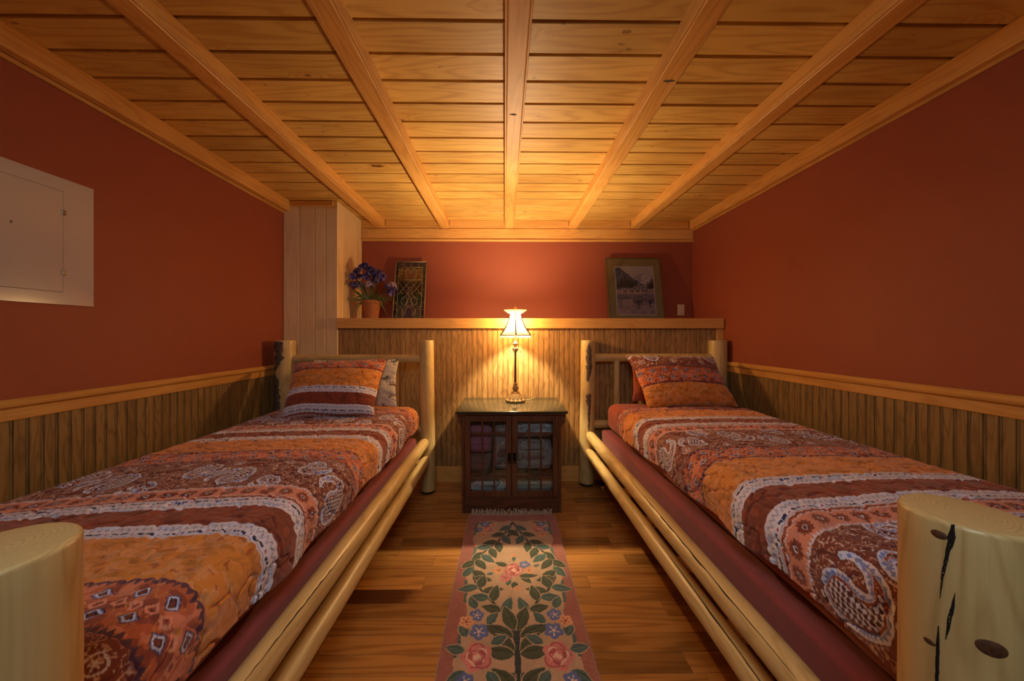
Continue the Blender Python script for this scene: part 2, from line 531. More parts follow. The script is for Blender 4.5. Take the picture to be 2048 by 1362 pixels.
# ceiling planks: bays between the beams
beamX = [-1.163, -.558, .045, .646, 1.235]
bays = [XL] + beamX + [XR]
bm = BM(); pitch = .1424; r = random.Random(11)
y0 = 1.206 - .0052 - pitch * 27
k = 0
yy = y0
while yy < YB:
    for a, b in zip(bays[:-1], bays[1:]):
        ya, yb = max(yy, YN), min(yy + pitch - .0105, YB)
        if yb - ya < .01: continue
        dz = r.uniform(0, .0015)
        box(bm, a, b, ya, yb, ZC + dz, ZC + .03, .003)
    yy += pitch
box(bm, XL, XR, YN, YB, ZC + .019, ZC + .06)
box(bm, XL - .12, XR + .12, YN - .1, YB + .12, ZC + .061, ZC + .12)
obj('ceiling', bm, M['ceil'], struct=True)

# beams
def beam(x0, x1, z0, label, y1=YB - .021, lip=True):
    bm = BM()
    b = thing('ceiling_beam', label, 'beam', ((x0 + x1) / 2, 1.0, z0), 'exposed beams across the ceiling')
    box(bm, x0, x1, YN, y1, z0, ZC + .002, .004)
    obj('beam_body', bm, M['beamY'], b)
    if lip:
        m2 = BM()
        for s, x in ((-1, x0), (1, x1)):
            box(m2, min(x, x + s * .008), max(x, x + s * .008), YN, y1, z0 + .004, z0 + .022, .0015)
        obj('edge_molding', m2, M['beamY'], b)
    return b
labs = ['honey pine ceiling beam running past the right side of the pale column',
        'honey pine ceiling beam next on the left of the middle one',
        'honey pine ceiling beam straight above the lamp in the middle',
        'honey pine ceiling beam next on the right of the middle one, with dark scar',
        'honey pine ceiling beam above the right bed, ending beyond the framed picture']
beams = [beam(x - .036, x + .036, ZB, l) for x, l in zip(beamX, labs)]
beam(XL + .012, XL + .055, ZB - .006, 'dim pine beam running along the top of the left wall', YH - .021, False)
beam(XR - .040, XR - .004, ZB - .004, 'dim pine beam running along the top of the right wall', lip=False)
obj('trim_4', onebox(XL, XL + .012, YN, YH - .02, ZB - .022, ZB - .004, .003), M['trimY'], struct=True)
obj('trim_5', onebox(XR - .008, XR, YN, YB - .02, ZB - .018, ZB - .002, .003), M['trimY'], struct=True)
# scars on beams
def lens_patch(x, y, z, lx, ly, n=18, seed=0):
    bm = BM(); rr = random.Random(seed)
    c = bm.verts.new((x, y, z - .0022)); ring = []
    for i in range(n):
        a = 2 * PI * i / n; k = rr.uniform(.75, 1.1)
        ring.append(bm.verts.new((x + lx * k * math.cos(a), y + ly * k * math.sin(a), z + .0005)))
    for i in range(n): bm.faces.new((c, ring[i], ring[(i + 1) % n]))
    return bm
obj('knot_scar', lens_patch(.646 + .006, 1.362, ZB, .028, .010, seed=2), M['bark'], beams[3], label='dark knot scar')
obj('knot_scar', lens_patch(.040, 1.576, ZB, .022, .009, seed=5), M['bark'], beams[2], label='dark knot scar')

# back cornice: blocking, frieze board, thin strip
bm = BM()
for a, b in zip(bays[:-1], bays[1:]):
    lo_ = max(a + .037, -1.35) if a > XL else -1.35
    hi_ = b - .037 if b < XR else XR - .041
    if hi_ > lo_: box(bm, lo_, hi_, YB - .018, YB, ZB + .001, ZC, .002)
obj('trim_6', bm, M['trimX'], struct=True)
obj('trim_7', onebox(-1.35, XR, YB - .024, YB, 2.104, ZB - .001, .003), M['trimX'], struct=True)
obj('trim_8', onebox(-1.35, XR, YB - .036, YB, 2.088, 2.103, .004, 2), M['trimX'], struct=True)

# ------------------------------------------------------------------ quilt pattern
PER = .88
ORG = np.array(lin(228, 142, 50)); RUS = np.array(lin(150, 66, 36)); WHI = np.array(lin(234, 230, 244)); PNK = np.array(lin(226, 146, 116))
PAI = np.array(lin(128, 56, 38)); AZT = np.array(lin(196, 98, 56)); NAV = np.array(lin(44, 46, 84)); PUR = np.array(lin(92, 50, 66))
BRO = np.array(lin(136, 58, 34)); BLU = np.array(lin(134, 146, 200)); GRY = np.array(lin(130, 132, 160)); MAG = np.array(lin(186, 84, 104))

def tri(x): return np.abs((x % 1.0) * 2 - 1)          # 0..1 triangle
def put(C, m, col, a=1.0):
    if np.isscalar(a): C[m] = C[m] * (1 - a) + col * a
    else: C[m] = C[m] * (1 - a[m][:, None]) + col * a[m][:, None]

def paisley_d(x, y, R=.042, curl=1):
    """distance-like field of a curled drop with its bulb at the origin"""
    best = np.full(x.shape, 9.0)
    K = 70
    for i in range(K):
        t = i / (K - 1)
        a = t * 4.1
        rad = R * (1 - t) ** 1.5 + .0045
        cx = (R * 1.15 * (1 - math.cos(a)) * .92) * curl
        cy = R * 1.9 * math.sin(a) ** 1 * (.9 if a < PI else .45) * 1.0 - R * .1
        best = np.minimum(best, np.hypot(x - cx, y - cy) - rad)
    return best

def quilt_rgb(p, s):
    shp = p.shape
    p = p.ravel().copy(); s = s.ravel()
    n0 = vn(s * 30, p * 30, 5)
    pw = p + .0016 * np.sin(s * 2 * PI / .028) + .0012 * n0
    t = (pw + .045) % PER - .045
    C = np.zeros((len(p), 3))
    m_rust = t < .045; m_wA = (t >= .045) & (t < .102); m_pk = (t >= .102) & (t < .19)
    m_pa = (t >= .19) & (t < .467); m_az = (t >= .467) & (t < .607); m_or = (t >= .607) & (t < .777); m_wB = t >= .777
    # rust with tonal blossoms
    C[m_rust] = RUS
    b = fbm(s * 28, p * 28, 3, 2)
    put(C, m_rust & (b > .12), RUS * .72); put(C, m_rust & (np.abs(b - .12) < .03), RUS * 1.25)
    # white bands with zigzag, dashes and dots
    for m, wv in ((m_wA, t - .045), (m_wB, .835 - t)):
        C[m] = WHI
        z1 = np.abs(wv - (.017 + .010 * (tri(s / .017) - .5) * 1.5)) < .0014
        z2 = np.abs(wv - (.021 + .010 * (tri(s / .017) - .5) * 1.5)) < .0010
        put(C, m & (z1 | z2), GRY)
        fr = (s / .058) % 1
        dash = (np.abs(wv - .041) < .0036) & (((fr < .26)) | ((fr > .32) & (fr < .62)))
        dash &= ~((np.abs(fr - .45) < .012))
        put(C, m & dash, NAV)
        dot = np.hypot((fr - .8) * .058, wv - .041) < .0038
        put(C, m & dot, MAG)
        put(C, m & (np.abs(wv - .052) < .0012), GRY * 1.2)
    # pink with daisies
    C[m_pk] = PNK
    wv = t - .102
    put(C, m_pk & (np.abs(wv - (.006 + .003 * np.sin(s * 2 * PI / .03))) < .0028), BRO)
    put(C, m_pk & (np.abs(wv - (.006 - .003 * np.sin(s * 2 * PI / .03))) < .0016), BRO)
    put(C, m_pk & (np.abs(wv - .014) < .0022) & ((s / .008) % 1 < .6), WHI)
    ds = ((s / .060) % 1 - .5) * .060; dw = wv - .046
    rr = np.hypot(ds, dw); th = np.arctan2(dw, ds)
    put(C, m_pk & (rr < .0235 * (.70 + .30 * np.abs(np.cos(6 * th)))), BRO)
    put(C, m_pk & (rr < .0068), WHI); put(C, m_pk & (rr < .0045), BRO * .5)
    put(C, m_pk & (wv > .088 - .014 * tri(s / .011)), WHI * .95)
    # paisley
    C[m_pa] = PAI
    sq = np.abs(vn(s * 95, p * 95, 21)) ; sq2 = vn(s * 24, p * 24, 22)
    put(C, m_pa & (sq < .075) & (sq2 > -.25), np.array(lin(232, 190, 160)), .75)
    sw = np.abs(fbm(s * 48, p * 48, 31, 2))
    put(C, m_pa & (sw < .045) & (sq2 < .3), np.array(lin(220, 176, 148)), .7)
    put(C, m_pa & (vn(s * 130, p * 130, 8) > .72), np.array(lin(236, 214, 196)), .8)
    for (so, po_, ang, curl, Rr, per) in ((.06, .275, .2, 1, .044, .40), (.235, .385, PI + .5, 1, .036, .40), (.33, .245, 1.9, -1, .026, .40)):
        u = ((s - so) / per + .5) % 1 * per - per / 2
        v = t - po_
        x = u * math.cos(ang) + v * math.sin(ang); y_ = -u * math.sin(ang) + v * math.cos(ang)
        act = m_pa & (np.abs(u) < .19)
        d = np.full(len(p), 9.0)
        d[act] = paisley_d(x[act], y_[act], Rr, curl)
        ang2 = np.arctan2(y_ - .02, x - .01)
        saw = tri(ang2 * 30 / (2 * PI))
        put(C, (d < .0045), PAI * .7)
        put(C, (d < .002), WHI)
        put(C, (d < -.001 - .007 * saw) & (d > -.0100), BLU)
        put(C, (d < -.0100), WHI * .9)
        put(C, (d < -.0115), BRO)
        put(C, (d < -.0115) & (np.abs(vn(s * 140, p * 140, 77)) < .12), np.array(lin(220, 120, 70)), .7)
        inn = d < -.017
        put(C, inn, PAI * .5)
        cx = ((x / .0120) % 1 - .5); cy = ((y_ / .0120) % 1 - .5)
        rr = np.hypot(cx, cy); tt = np.arctan2(cy, cx)
        put(C, inn & (rr < .46 * (.45 + .55 * np.abs(np.cos(2 * tt)))), WHI)
    # small medallions
    u = ((s - .15) / .20 + .5) % 1 * .20 - .10; v = t - .43
    rr = np.hypot(u, v); tt = np.arctan2(v, u)
    put(C, m_pa & (np.abs(rr - .016) < .0018), WHI, .8); put(C, m_pa & (rr < .010 * (.6 + .4 * np.cos(6 * tt))), WHI, .8)
    # aztec
    C[m_az] = AZT
    wv = t - .467
    pt = vn(s * 38 + 3, p * 60, 44)
    put(C, m_az & (pt > .25), np.array(lin(222, 132, 96))); put(C, m_az & (pt < -.35), np.array(lin(150, 68, 44)))
    put(C, m_az & (np.abs(vn(s * 60, p * 24, 49)) < .06), np.array(lin(214, 134, 60)))
    e = np.minimum(wv, .14 - wv)
    put(C, m_az & (e < .018 - .013 * tri(s / .017)), PUR)
    put(C, m_az & (e < .0045), PUR * .9); put(C, m_az & (e < .0015), np.array(lin(190, 110, 100)))
    for row, off, big in ((.042, 0, 1), (.098, .5, 1), (.070, .25, .7), (.070, .75, .7)):
        u = ((s / .074 + off) % 1 - .5) * .074; v = wv - row
        k = np.abs(u) / .0175 + np.abs(v) / .0150
        if big == 1:
            jag = .12 * tri((u + v) / .008)
            put(C, m_az & (k < 1.12 + jag), PUR * .8); put(C, m_az & (k < .98), BLU * 1.1); put(C, m_az & (k < .80), WHI)
            put(C, m_az & (k < .62), PUR * .6); put(C, m_az & (k < .35), BRO)
        else:
            put(C, m_az & (k < .95), np.array(lin(234, 152, 116))); put(C, m_az & (k < .5), np.array(lin(170, 78, 50))); put(C, m_az & (k < .2), PUR * .6)
    # orange
    C[m_or] = ORG
    b = fbm(s * 22, p * 40, 60, 3)
    put(C, m_or, ORG * .66, np.clip((b - .05) * 3, 0, .75))
    hat = ((s + p * .7) / .0045) % 1 < .45
    f2 = fbm(s * 45, p * 60, 66, 2)
    put(C, m_or & hat & (f2 > .10), np.array(lin(240, 182, 130)), .75)
    put(C, m_or & (vn(s * 70, p * 90, 70) > .70), np.array(lin(176, 82, 34)), .8)
    C *= (1 + .05 * vn(s * 9, p * 9, 90))[:, None]
    return np.clip(C, 0, 1).reshape(*shp, 3)

def puff(a, b):
    n = vn(a * 19, b * 19, 101) + .45 * vn(a * 41, b * 41, 102)
    return .0060 * (1 - np.exp(-(n / .13) ** 2)) + .0012 * vn(a * 90, b * 90, 104)

def quilt(name, label, xa, xw, z, ya, yh, side, zedge, wallz, pf, parent=None, hemdrop=.30):
    """xa aisle-side plane, xw wall-side plane, side=+1 right bed / -1 left; ya foot plane, yh head hem"""
    st = .0021
    R = .075
    # across profile: start at the wall hem, up, across, down to the aisle hem
    W = abs(xw - xa)
    def prof(c):
        # c: arc position array measured from aisle hem
        sd = (z - R) - zedge
        L1 = sd; L2 = L1 + R * PI / 2; L3 = L2 + (W - 2 * R); L4 = L3 + R * PI / 2; L5 = L4 + (z - R - wallz)
        X = np.zeros_like(c); Z = np.zeros_like(c); NX = np.zeros_like(c); NZ = np.zeros_like(c)
        m = c < L1; X[m] = 0; Z[m] = zedge + c[m]; NX[m] = -1
        m = (c >= L1) & (c < L2); a = (c[m] - L1) / R; X[m] = R - R * np.cos(a); Z[m] = z - R + R * np.sin(a); NX[m] = -np.cos(a); NZ[m] = np.sin(a)
        m = (c >= L2) & (c < L3); X[m] = R + c[m] - L2; Z[m] = z; NZ[m] = 1
        m = (c >= L3) & (c < L4); a = (c[m] - L3) / R; X[m] = W - R + R * np.sin(a); Z[m] = z - R + R * np.cos(a); NX[m] = np.sin(a); NZ[m] = np.cos(a)
        m = c >= L4; X[m] = W; Z[m] = z - R - (c[m] - L4); NX[m] = 1
        return X, Z, NX, NZ, L5
    L5 = prof(np.array([0.]))[4]
    nc = int(L5 / st)
    c = np.linspace(0, L5, nc)
    X, Z, NX, NZ, _ = prof(c)
    Rf = .06
    T2 = Rf * PI / 2; Lf = hemdrop
    tlen = Lf + T2 + (yh - ya - Rf)
    nt = int(tlen / st)
    tt = np.linspace(0, tlen, nt)
    Y = np.where(tt < Lf, ya, np.where(tt < Lf + T2, ya + Rf - Rf * np.cos((tt - Lf) / Rf), ya + Rf + tt - Lf - T2))
    DZ = np.where(tt < Lf, -(Rf + Lf - tt), np.where(tt < Lf + T2, -Rf + Rf * np.sin((tt - Lf) / Rf), 0))
    NY = np.where(tt < Lf, -1, np.where(tt < Lf + T2, -np.cos((tt - Lf) / Rf), 0))
    CC, TT = np.meshgrid(c, tt)
    XX = np.broadcast_to(X, CC.shape).copy(); ZZ = np.broadcast_to(Z, CC.shape) + DZ[:, None]
    YY = np.broadcast_to(Y[:, None], CC.shape).copy()
    nx = NX[None, :] * np.ones_like(CC); nz = NZ[None, :] * (1 - np.abs(NY[:, None])); ny = NY[:, None] * np.ones_like(CC)
    ln = np.sqrt(nx ** 2 + ny ** 2 + nz ** 2) + 1e-9
    nx, ny, nz = nx / ln, ny / ln, nz / ln
    h = puff(CC, TT) + .006 * vn(CC * 3.1, TT * 2.7, 110) + .004
    # soft folds where the side hangs
    hang = np.clip((.20 - CC) / .2, 0, 1)
    h += hang * (.007 * np.sin(TT * 17 + 2 * vn(TT * 3, CC * 0, 9)) )
    # wavy hem at aisle
    ZZ = ZZ + hang ** 2 * .010 * vn(TT * 6, CC * 0 + 3, 12)
    # crown of the mattress
    u = np.clip(XX / W, 0, 1)
    ZZ = ZZ + .012 * (4 * u * (1 - u)) ** 1.0 * (nz > .3)
    XX = XX + nx * h; YY = YY + ny * h; ZZ = ZZ + nz * h
    # soft outward flare at the foot so the drape hangs free
    drop = np.clip(Lf - TT, 0, 1)
    YY = YY - drop * .06 + .010 * np.sin(CC * 20) * np.clip(drop * 6, 0, 1)
    wx = xa + side * XX
    # pattern coordinates: unfolded length, with the skew of the spread
    fol = ya + Rf + TT - Lf - T2
    P = pf(wx, fol, CC)
    col = quilt_rgb(P, CC)
    # piped hem: roll the outermost rows under
    V = np.stack([wx, YY, ZZ], -1)
    def roll_edge(V, axis, at_end, dirv):
        e = V[:, -1:, :] if (axis == 1 and at_end) else V[:, :1, :] if axis == 1 else V[-1:, :, :] if at_end else V[:1, :, :]
        a = e + np.array(dirv) * .5; b = e + np.array(dirv)
        if at_end: return np.concatenate([V, a, b], axis)
        return np.concatenate([b, a, V], axis)
    V = roll_edge(V, 1, False, (side * .012, 0, .001)); V = roll_edge(V, 1, True, (-side * .012, 0, .001))
    col = np.concatenate([col[:, :1]] * 2 + [col] + [col[:, -1:]] * 2, 1)
    V = roll_edge(V, 0, True, (0, .004, -.014)); V = roll_edge(V, 0, False, (0, .012, 0))
    col = np.concatenate([col[:1]] * 2 + [col] + [col[-1:]] * 2, 0)
    me = grid_mesh(V, col)
    me.materials.append(M['quilt'])
    o = link(bpy.data.objects.new(name, me))
    tag(o, label, 'quilt')
    return o

def pf_right(X, Y, C):
    h = np.clip((.22 - C) / .22, 0, 1)
    return -(Y - 1.097 - .054 * (X - 1.1) + .06 * h)
def pf_left(X, Y, C):
    h = np.clip((.24 - C) / .24, 0, 1)
    sk = np.interp(Y, [.6, 1.07, 1.58, 2.6], [.16, .15, .06, .03])
    return Y - .99 - sk * (X + 1.1) + .085 * h ** 1.1

quilt('quilt', 'striped orange and rust paisley quilt spread over the right bed', .765, 1.715, .688, .585, 2.34, +1, .545, .58, pf_right)
quilt('quilt', 'striped orange and rust paisley quilt spread over the left bed', -.640, -1.655, .655, .50, 2.56, -1, .512, .56, pf_left)

# ------------------------------------------------------------------ beds
def log(name, p0, p1, r0, r1=None, parent=None, taper0=0, taper1=0, round0=.006, round1=.006, n=36, seed=0, mat=None, wob=.04, label=None, bow=0.):
    """peeled log along p0->p1; taperN = length of the whittled tenon at that end"""
    r1 = r1 or r0
    p0 = Vector(p0); p1 = Vector(p1); L = (p1 - p0).length
    zs = []
    def add(z, k): zs.append((z, k))
    if taper0:
        for q in (0, .012, .03, .06, .1, .15, .22, .32, .45, .6, .8, 1.0):
            add(q * taper0, .0 if q == 0 else (.35 + .65 * math.sin(q * PI / 2) ** .8) if q > .012 else .30)
    else:
        for q in range(5):
            a = q / 4 * PI / 2; add(round0 * (1 - math.cos(a)), (r0 - round0 + round0 * math.sin(a)) / r0)
    a0 = taper0 or round0; a1 = L - (taper1 or round1)
    k = max(6, int((a1 - a0) / .03))
    for i in range(1, k): add(a0 + (a1 - a0) * i / k, 1.0)
    if taper1:
        for q in reversed((0, .012, .03, .06, .1, .15, .22, .32, .45, .6, .8, 1.0)):
            add(L - q * taper1, .0 if q == 0 else (.35 + .65 * math.sin(q * PI / 2) ** .8) if q > .012 else .30)
    else:
        for q in reversed(range(5)):
            a = q / 4 * PI / 2; add(L - round1 * (1 - math.cos(a)), (r1 - round1 + round1 * math.sin(a)) / r1)
    bm = BM(); rings = []
    rr = random.Random(seed); ph = [rr.uniform(0, 6.28) for _ in range(8)]
    for z, kk in zs:
        t = z / L; rad = (r0 + (r1 - r0) * t)
        ox = wob * .35 * rad * math.sin(z * 4.1 + ph[0]) + bow * math.sin(t * PI); oy = wob * .35 * rad * math.sin(z * 3.3 + ph[1])
        ring = []
        for i in range(n):
            a = 2 * PI * i / n
            k2 = 1 + wob * (.35 * math.sin(2 * a + ph[2] + z * 2) + .25 * math.sin(3 * a + ph[3] - z * 3) + .3 * math.sin(z * 9 + ph[4]) + .2 * math.sin(z * 21 + a + ph[5]))
            ring.append(bm.verts.new((ox + rad * max(kk, .001) * k2 * math.cos(a), oy + rad * max(kk, .001) * k2 * math.sin(a), z)))
        rings.append(ring)
    for A, B in zip(rings[:-1], rings[1:]):
        for i in range(n): bm.faces.new((A[i], A[(i + 1) % n], B[(i + 1) % n], B[i]))
    bm.faces.new(rings[0][::-1]); bm.faces.new(rings[-1])
    me = bpy.data.meshes.new(name)
    bmesh.ops.recalc_face_normals(bm, faces=bm.faces); bm.to_mesh(me); bm.free()
    me.polygons.foreach_set('use_smooth', [True] * len(me.polygons))
    try: me.set_sharp_from_angle(angle=math.radians(60))
    except Exception: pass
    me.materials.append(mat or M['log'])
    o = link(bpy.data.objects.new(name, me))
    o.rotation_mode = 'QUATERNION'
    o.rotation_quaternion = (p1 - p0).to_track_quat('Z', 'Y')
    o.location = p0
    if parent is not None:
        adopt(o, parent)
    if label: o['label'] = label
    return o

def bark_patch(cx, cy, R, pts, parent, seed=0, th=.004, name='bark', mat=None, label='dark bark strip'):
    """patch hugging a vertical log: pts = [(z, angle_centre, half_width_angle)]"""
    zs = [p[0] for p in pts]; nz = 46; na = 9
    pts = sorted(pts); zs = [p[0] for p in pts]
    Z = np.linspace(zs[0], zs[-1], nz)
    ac = np.interp(Z, zs, [p[1] for p in pts]); hw_ = np.interp(Z, zs, [p[2] for p in pts])
    rs = np.random.RandomState(seed)
    ac = ac + np.convolve(rs.uniform(-1, 1, nz + 4), np.ones(5) / 5, 'valid') * .10 * np.clip(hw_ / .2, 0, 1)
    hw_ = hw_ * (1 + np.convolve(rs.uniform(-1, 1, nz + 2), np.ones(3) / 3, 'valid') * (.45 if th > .002 else .2)) + (.002 if th > .002 else .0)
    V = np.zeros((nz, na, 3))
    for j in range(na):
        q = (j / (na - 1)) * 2 - 1
        a = ac + q * hw_
        rr = R + th * (1 - q ** 4) + rs.uniform(-.0012, .0012, nz) * (1 - abs(q)) - .0012 * (abs(q) > .99) * 2
        V[:, j, 0] = cx + rr * np.cos(a); V[:, j, 1] = cy + rr * np.sin(a); V[:, j, 2] = Z
    return obj(name, grid_mesh(V), mat or M['bark'], parent, label=label)

def bed(label, xa, xw, yh, yf, zt, ztf, railz, seed, ra=.060, rw=.067, rf=.066, xf=None, sg=1):
    """xa aisle post x, xw wall post x"""
    b = thing('log_bed', label, 'bed', ((xa + xw) / 2, (yh + yf) / 2, 0))
    xf = xf if xf is not None else xa
    P = {}
    P['ha'] = log('post', (xa - sg * .006, yh, .018), (xa + sg * .008, yh, zt), ra, ra * .97, b, round1=.006, seed=seed, wob=.03)
    P['hw'] = log('post', (xw, yh, .018), (xw, yh, zt), rw, rw, b, seed=seed + 1, wob=.03)
    P['fa'] = log('post', (xf, yf, .018), (xf, yf, ztf), rf * 1.01, rf, b, round1=.007, seed=seed + 2, wob=.012, n=64)
    P['fw'] = log('post', (xw, yf, .018), (xw, yf, ztf), rw, rw, b, seed=seed + 3, wob=.03)
    for (x, y, r_, nm) in ((xa - sg * .006, yh, ra, 'foot'), (xw, yh, rw, 'foot'), (xf, yf, rf, 'foot'), (xw, yf, rw, 'foot')):
        obj(nm, lathe(BM(), [(r_ * .80, 0), (r_ * .86, .004), (r_ * .86, .019)], x, y, 0, 28), M['black'], b, label='black foot pad')
    # head rails and spindles
    zr = 1.018
    log('head_rail', (xa, yh, zr), (xw, yh, zr), .034, .031, b, seed=seed + 4)
    log('head_rail', (xa, yh, .485), (xw, yh, .485), .033, .033, b, seed=seed + 5)
    n = 4
    for i in range(n):
        x = xa + (xw - xa) * (.225 + i * .185)
        log('spindle', (x, yh, .50), (x, yh, zr - .01), .027, .025, b, seed=seed + 10 + i, n=24)
    # side rails (aisle side: two; wall side: two)
    log('side_rail', (xa, yh - .045, railz[0] + .004), (xf, yf, railz[0]), .037, .038, b, taper0=.10, seed=seed + 20, wob=.05)
    log('side_rail', (xa - sg * .004, yh - .040, railz[1]), (xf, yf, railz[1]), .035, .036, b, taper0=.10, seed=seed + 21, wob=.05)
    log('side_rail', (xw, yh, railz[0]), (xw, yf, railz[0]), .036, .036, b, seed=seed + 22)
    # cross slats that carry the box spring
    for i in range(7):
        y = yf + .25 + i * (yh - yf - .4) / 6
        lo_, hi_ = min(xa, xw), max(xa, xw)
        obj('slat', onebox(lo_ + .01, hi_ - .01, y - .035, y + .035, railz[1] - .018 + .01, railz[1] + .012, .002), M['trimX'], b)
    return b, P

def cloth_box(name, label, cat, x0, x1, y0, y1, z0, z1, R, mat, amp=.003, seed=0, top_sag=0., st=.018):
    """rounded cushion-like box, closed, gently uneven"""
    bm = BM()
    r_ = bmesh.ops.create_cube(bm, size=1)
    for v in r_['verts']: v.co = Vector(((x0 + x1) / 2 + v.co.x * (x1 - x0), (y0 + y1) / 2 + v.co.y * (y1 - y0), (z0 + z1) / 2 + v.co.z * (z1 - z0)))
    bmesh.ops.bevel(bm, geom=list(bm.edges), offset=R, segments=6, profile=.5, affect='EDGES')
    bmesh.ops.subdivide_edges(bm, edges=[e for e in bm.edges if e.calc_length() > .12], cuts=26, use_grid_fill=True)
    vs = np.array([v.co[:] for v in bm.verts])
    n = vn(vs[:, 0] * 7 + vs[:, 2] * 5, vs[:, 1] * 7 + vs[:, 2] * 4, seed) * amp
    bm.normal_update()
    for v, k in zip(bm.verts, n): v.co += v.normal * float(k)
    o = obj(name, bm, mat, None, smooth=True)
    tag(o, label, cat)
    return o

bR, PR = bed('peeled log bed against the right wall, under the framed picture', .665, 1.722, 2.765, .492, 1.158, .943, (.415, .285), 100, sg=1, rf=.066, xf=.668)
bL, PL = bed('peeled log bed against the left wall, under the pale column', -.590, -1.668, 2.645, .405, 1.160, .950, (.400, .272), 200, sg=-1, ra=.057, rw=.070, rf=.068, xf=-.592)
# bark left on the head posts
aF = -PI / 2
bark_patch(.668, 2.765, .0588, [(1.138, aF - .05, .02), (1.10, aF - .07, .30), (1.0, aF - .04, .40), (.93, aF + .0, .42), (.87, aF - .12, .30), (.845, aF - .20, .20), (.832, aF - .2, .02)], bR, 1)
bark_patch(.667, 2.765, .0592, [(.740, aF - .05, .10), (.730, aF - .07, .42), (.68, aF - .12, .38), (.64, aF - .0, .26), (.60, aF + .02, .20), (.52, aF - .05, .16), (.414, aF - .1, .02)], bR, 2)
bark_patch(-1.668, 2.645, .0690, [(1.150, -1.75, .50), (1.08, -1.75, .60), (1.03, -1.65, .60), (.98, -1.85, .38), (.94, -2.1, .15), (.93, -2.2, .05)], bL, 3, .006)
bark_patch(-1.668, 2.645, .0690, [(.92, -2.2, .03), (.86, -2.0, .34), (.75, -1.95, .42), (.60, -1.9, .40)], bL, 4, .006)
# drying cracks
dk = plain('dark_crack', lin(24, 16, 10), .9); M['crack'] = dk
bark_patch(.668, .492, .0657, [(.9425, -2.67, .020), (.925, -2.68, .060), (.90, -2.74, .038), (.87, -2.80, .026), (.834, -2.84, .004)], bR, 7, .0006, 'crack', dk, 'dark drying crack')
bark_patch(.668, .492, .0657, [(.851, -2.64, .003), (.83, -2.67, .030), (.805, -2.72, .036), (.781, -2.76, .004)], bR, 8, .0006, 'crack', dk, 'dark drying crack')
bark_patch(.668, .492, .0660, [(.795, -2.86, .004), (.77, -2.87, .032), (.72, -2.89, .03), (.62, -2.92, .004)], bR, 9, .0006, 'crack', dk, 'dark drying crack')
def knot(cx, cy, R, z, a, w_, h_, parent):
    nz, na = 16, 16
    V = np.zeros((nz, na + 1, 3)); 
    for i in range(nz):
        q = i / (nz - 1)
        for j in range(na + 1):
            th = 2 * PI * j / na
            aa = a + w_ * q * math.cos(th) / R * 1.0; zz = z + h_ * q * math.sin(th)
            rr = R + .0016 * (1 - q ** 3)
            V[i, j] = (cx + rr * math.cos(aa), cy + rr * math.sin(aa), zz)
    t = M.get('knotmat')
    return obj('knot', grid_mesh(V), t, parent, label='round dark knot')
kt = NT('knot_wood'); kt.P(Base_Color=kt.ramp(kt.noise(kt.coord(), 120, 3, .6), [(.3, lin(58, 34, 20)), (.7, lin(104, 66, 38))]), Roughness=.6); M['knotmat'] = kt.m
knot(.668, .492, .0655, .794, -2.19, .014, .0105, bR)
knot(.668, .492, .0655, .922, -2.86, .0085, .006, bR)
knot(.668, .492, .0655, .765, -3.0, .007, .004, bR)
# checks along the near lengths of the right side rails: thin dark slits
def slit(parent, pts, wd, seed):
    rs = random.Random(seed); bm = BM(); L = []; R_ = []
    for i, (p, nrm) in enumerate(pts):
        q = i / (len(pts) - 1); w2 = wd * math.sin(q * PI) ** .7 * rs.uniform(.5, 1.2) + .0002
        t = (Vector(pts[min(i + 1, len(pts) - 1)][0]) - Vector(pts[max(i - 1, 0)][0])).normalized()
        s_ = t.cross(Vector(nrm)).normalized()
        L.append(bm.verts.new(Vector(p) + s_ * w2)); R_.append(bm.verts.new(Vector(p) - s_ * w2))
    for i in range(len(pts) - 1): bm.faces.new((L[i], L[i + 1], R_[i + 1], R_[i]))
    obj('crack', bm, dk, parent, label='dark drying crack')
def rail_slit(parent, x, z, R, ang, y0, y1, wd, seed):
    rs = random.Random(seed); pts = []
    for i in range(30):
        q = i / 29; a = ang + .25 * (q - .5) + rs.uniform(-.03, .03)
        n_ = (math.cos(a), 0, math.sin(a))
        pts.append(((x + (R + .0022) * n_[0], y0 + (y1 - y0) * q, z + (R + .0022) * n_[2]), n_))
    slit(parent, pts, wd, seed)
rail_slit(bR, .667, .415, .038, 2.15, 1.75, .75, .0022, 1)
rail_slit(bR, .665, .285, .036, 1.9, 1.45, .75, .0018, 2)
rail_slit(bL, -.591, .400, .038, 1.0, 1.25, .75, .0014, 3)

# mattresses and box springs
cloth_box('mattress', 'mattress in a rust fitted sheet on the right bed', 'mattress', .785, 1.700, .62, 2.665, .475, .676, .062, M['rust_sheet'], .004, 1)
cloth_box('box_spring', 'burgundy covered box spring on the right bed frame', 'box spring', .748, 1.68, .60, 2.66, .300, .472, .018, M['burgundy'], .003, 2)
cloth_box('mattress', 'mattress hidden under the quilt of the left bed', 'mattress', -1.645, -.662, .535, 2.545, .445, .646, .062, M['rust_sheet'], .004, 3)
cloth_box('box_spring', 'burgundy covered box spring on the left bed frame', 'box spring', -1.60, -.646, .52, 2.55, .287, .442, .018, M['burgundy'], .003, 4)

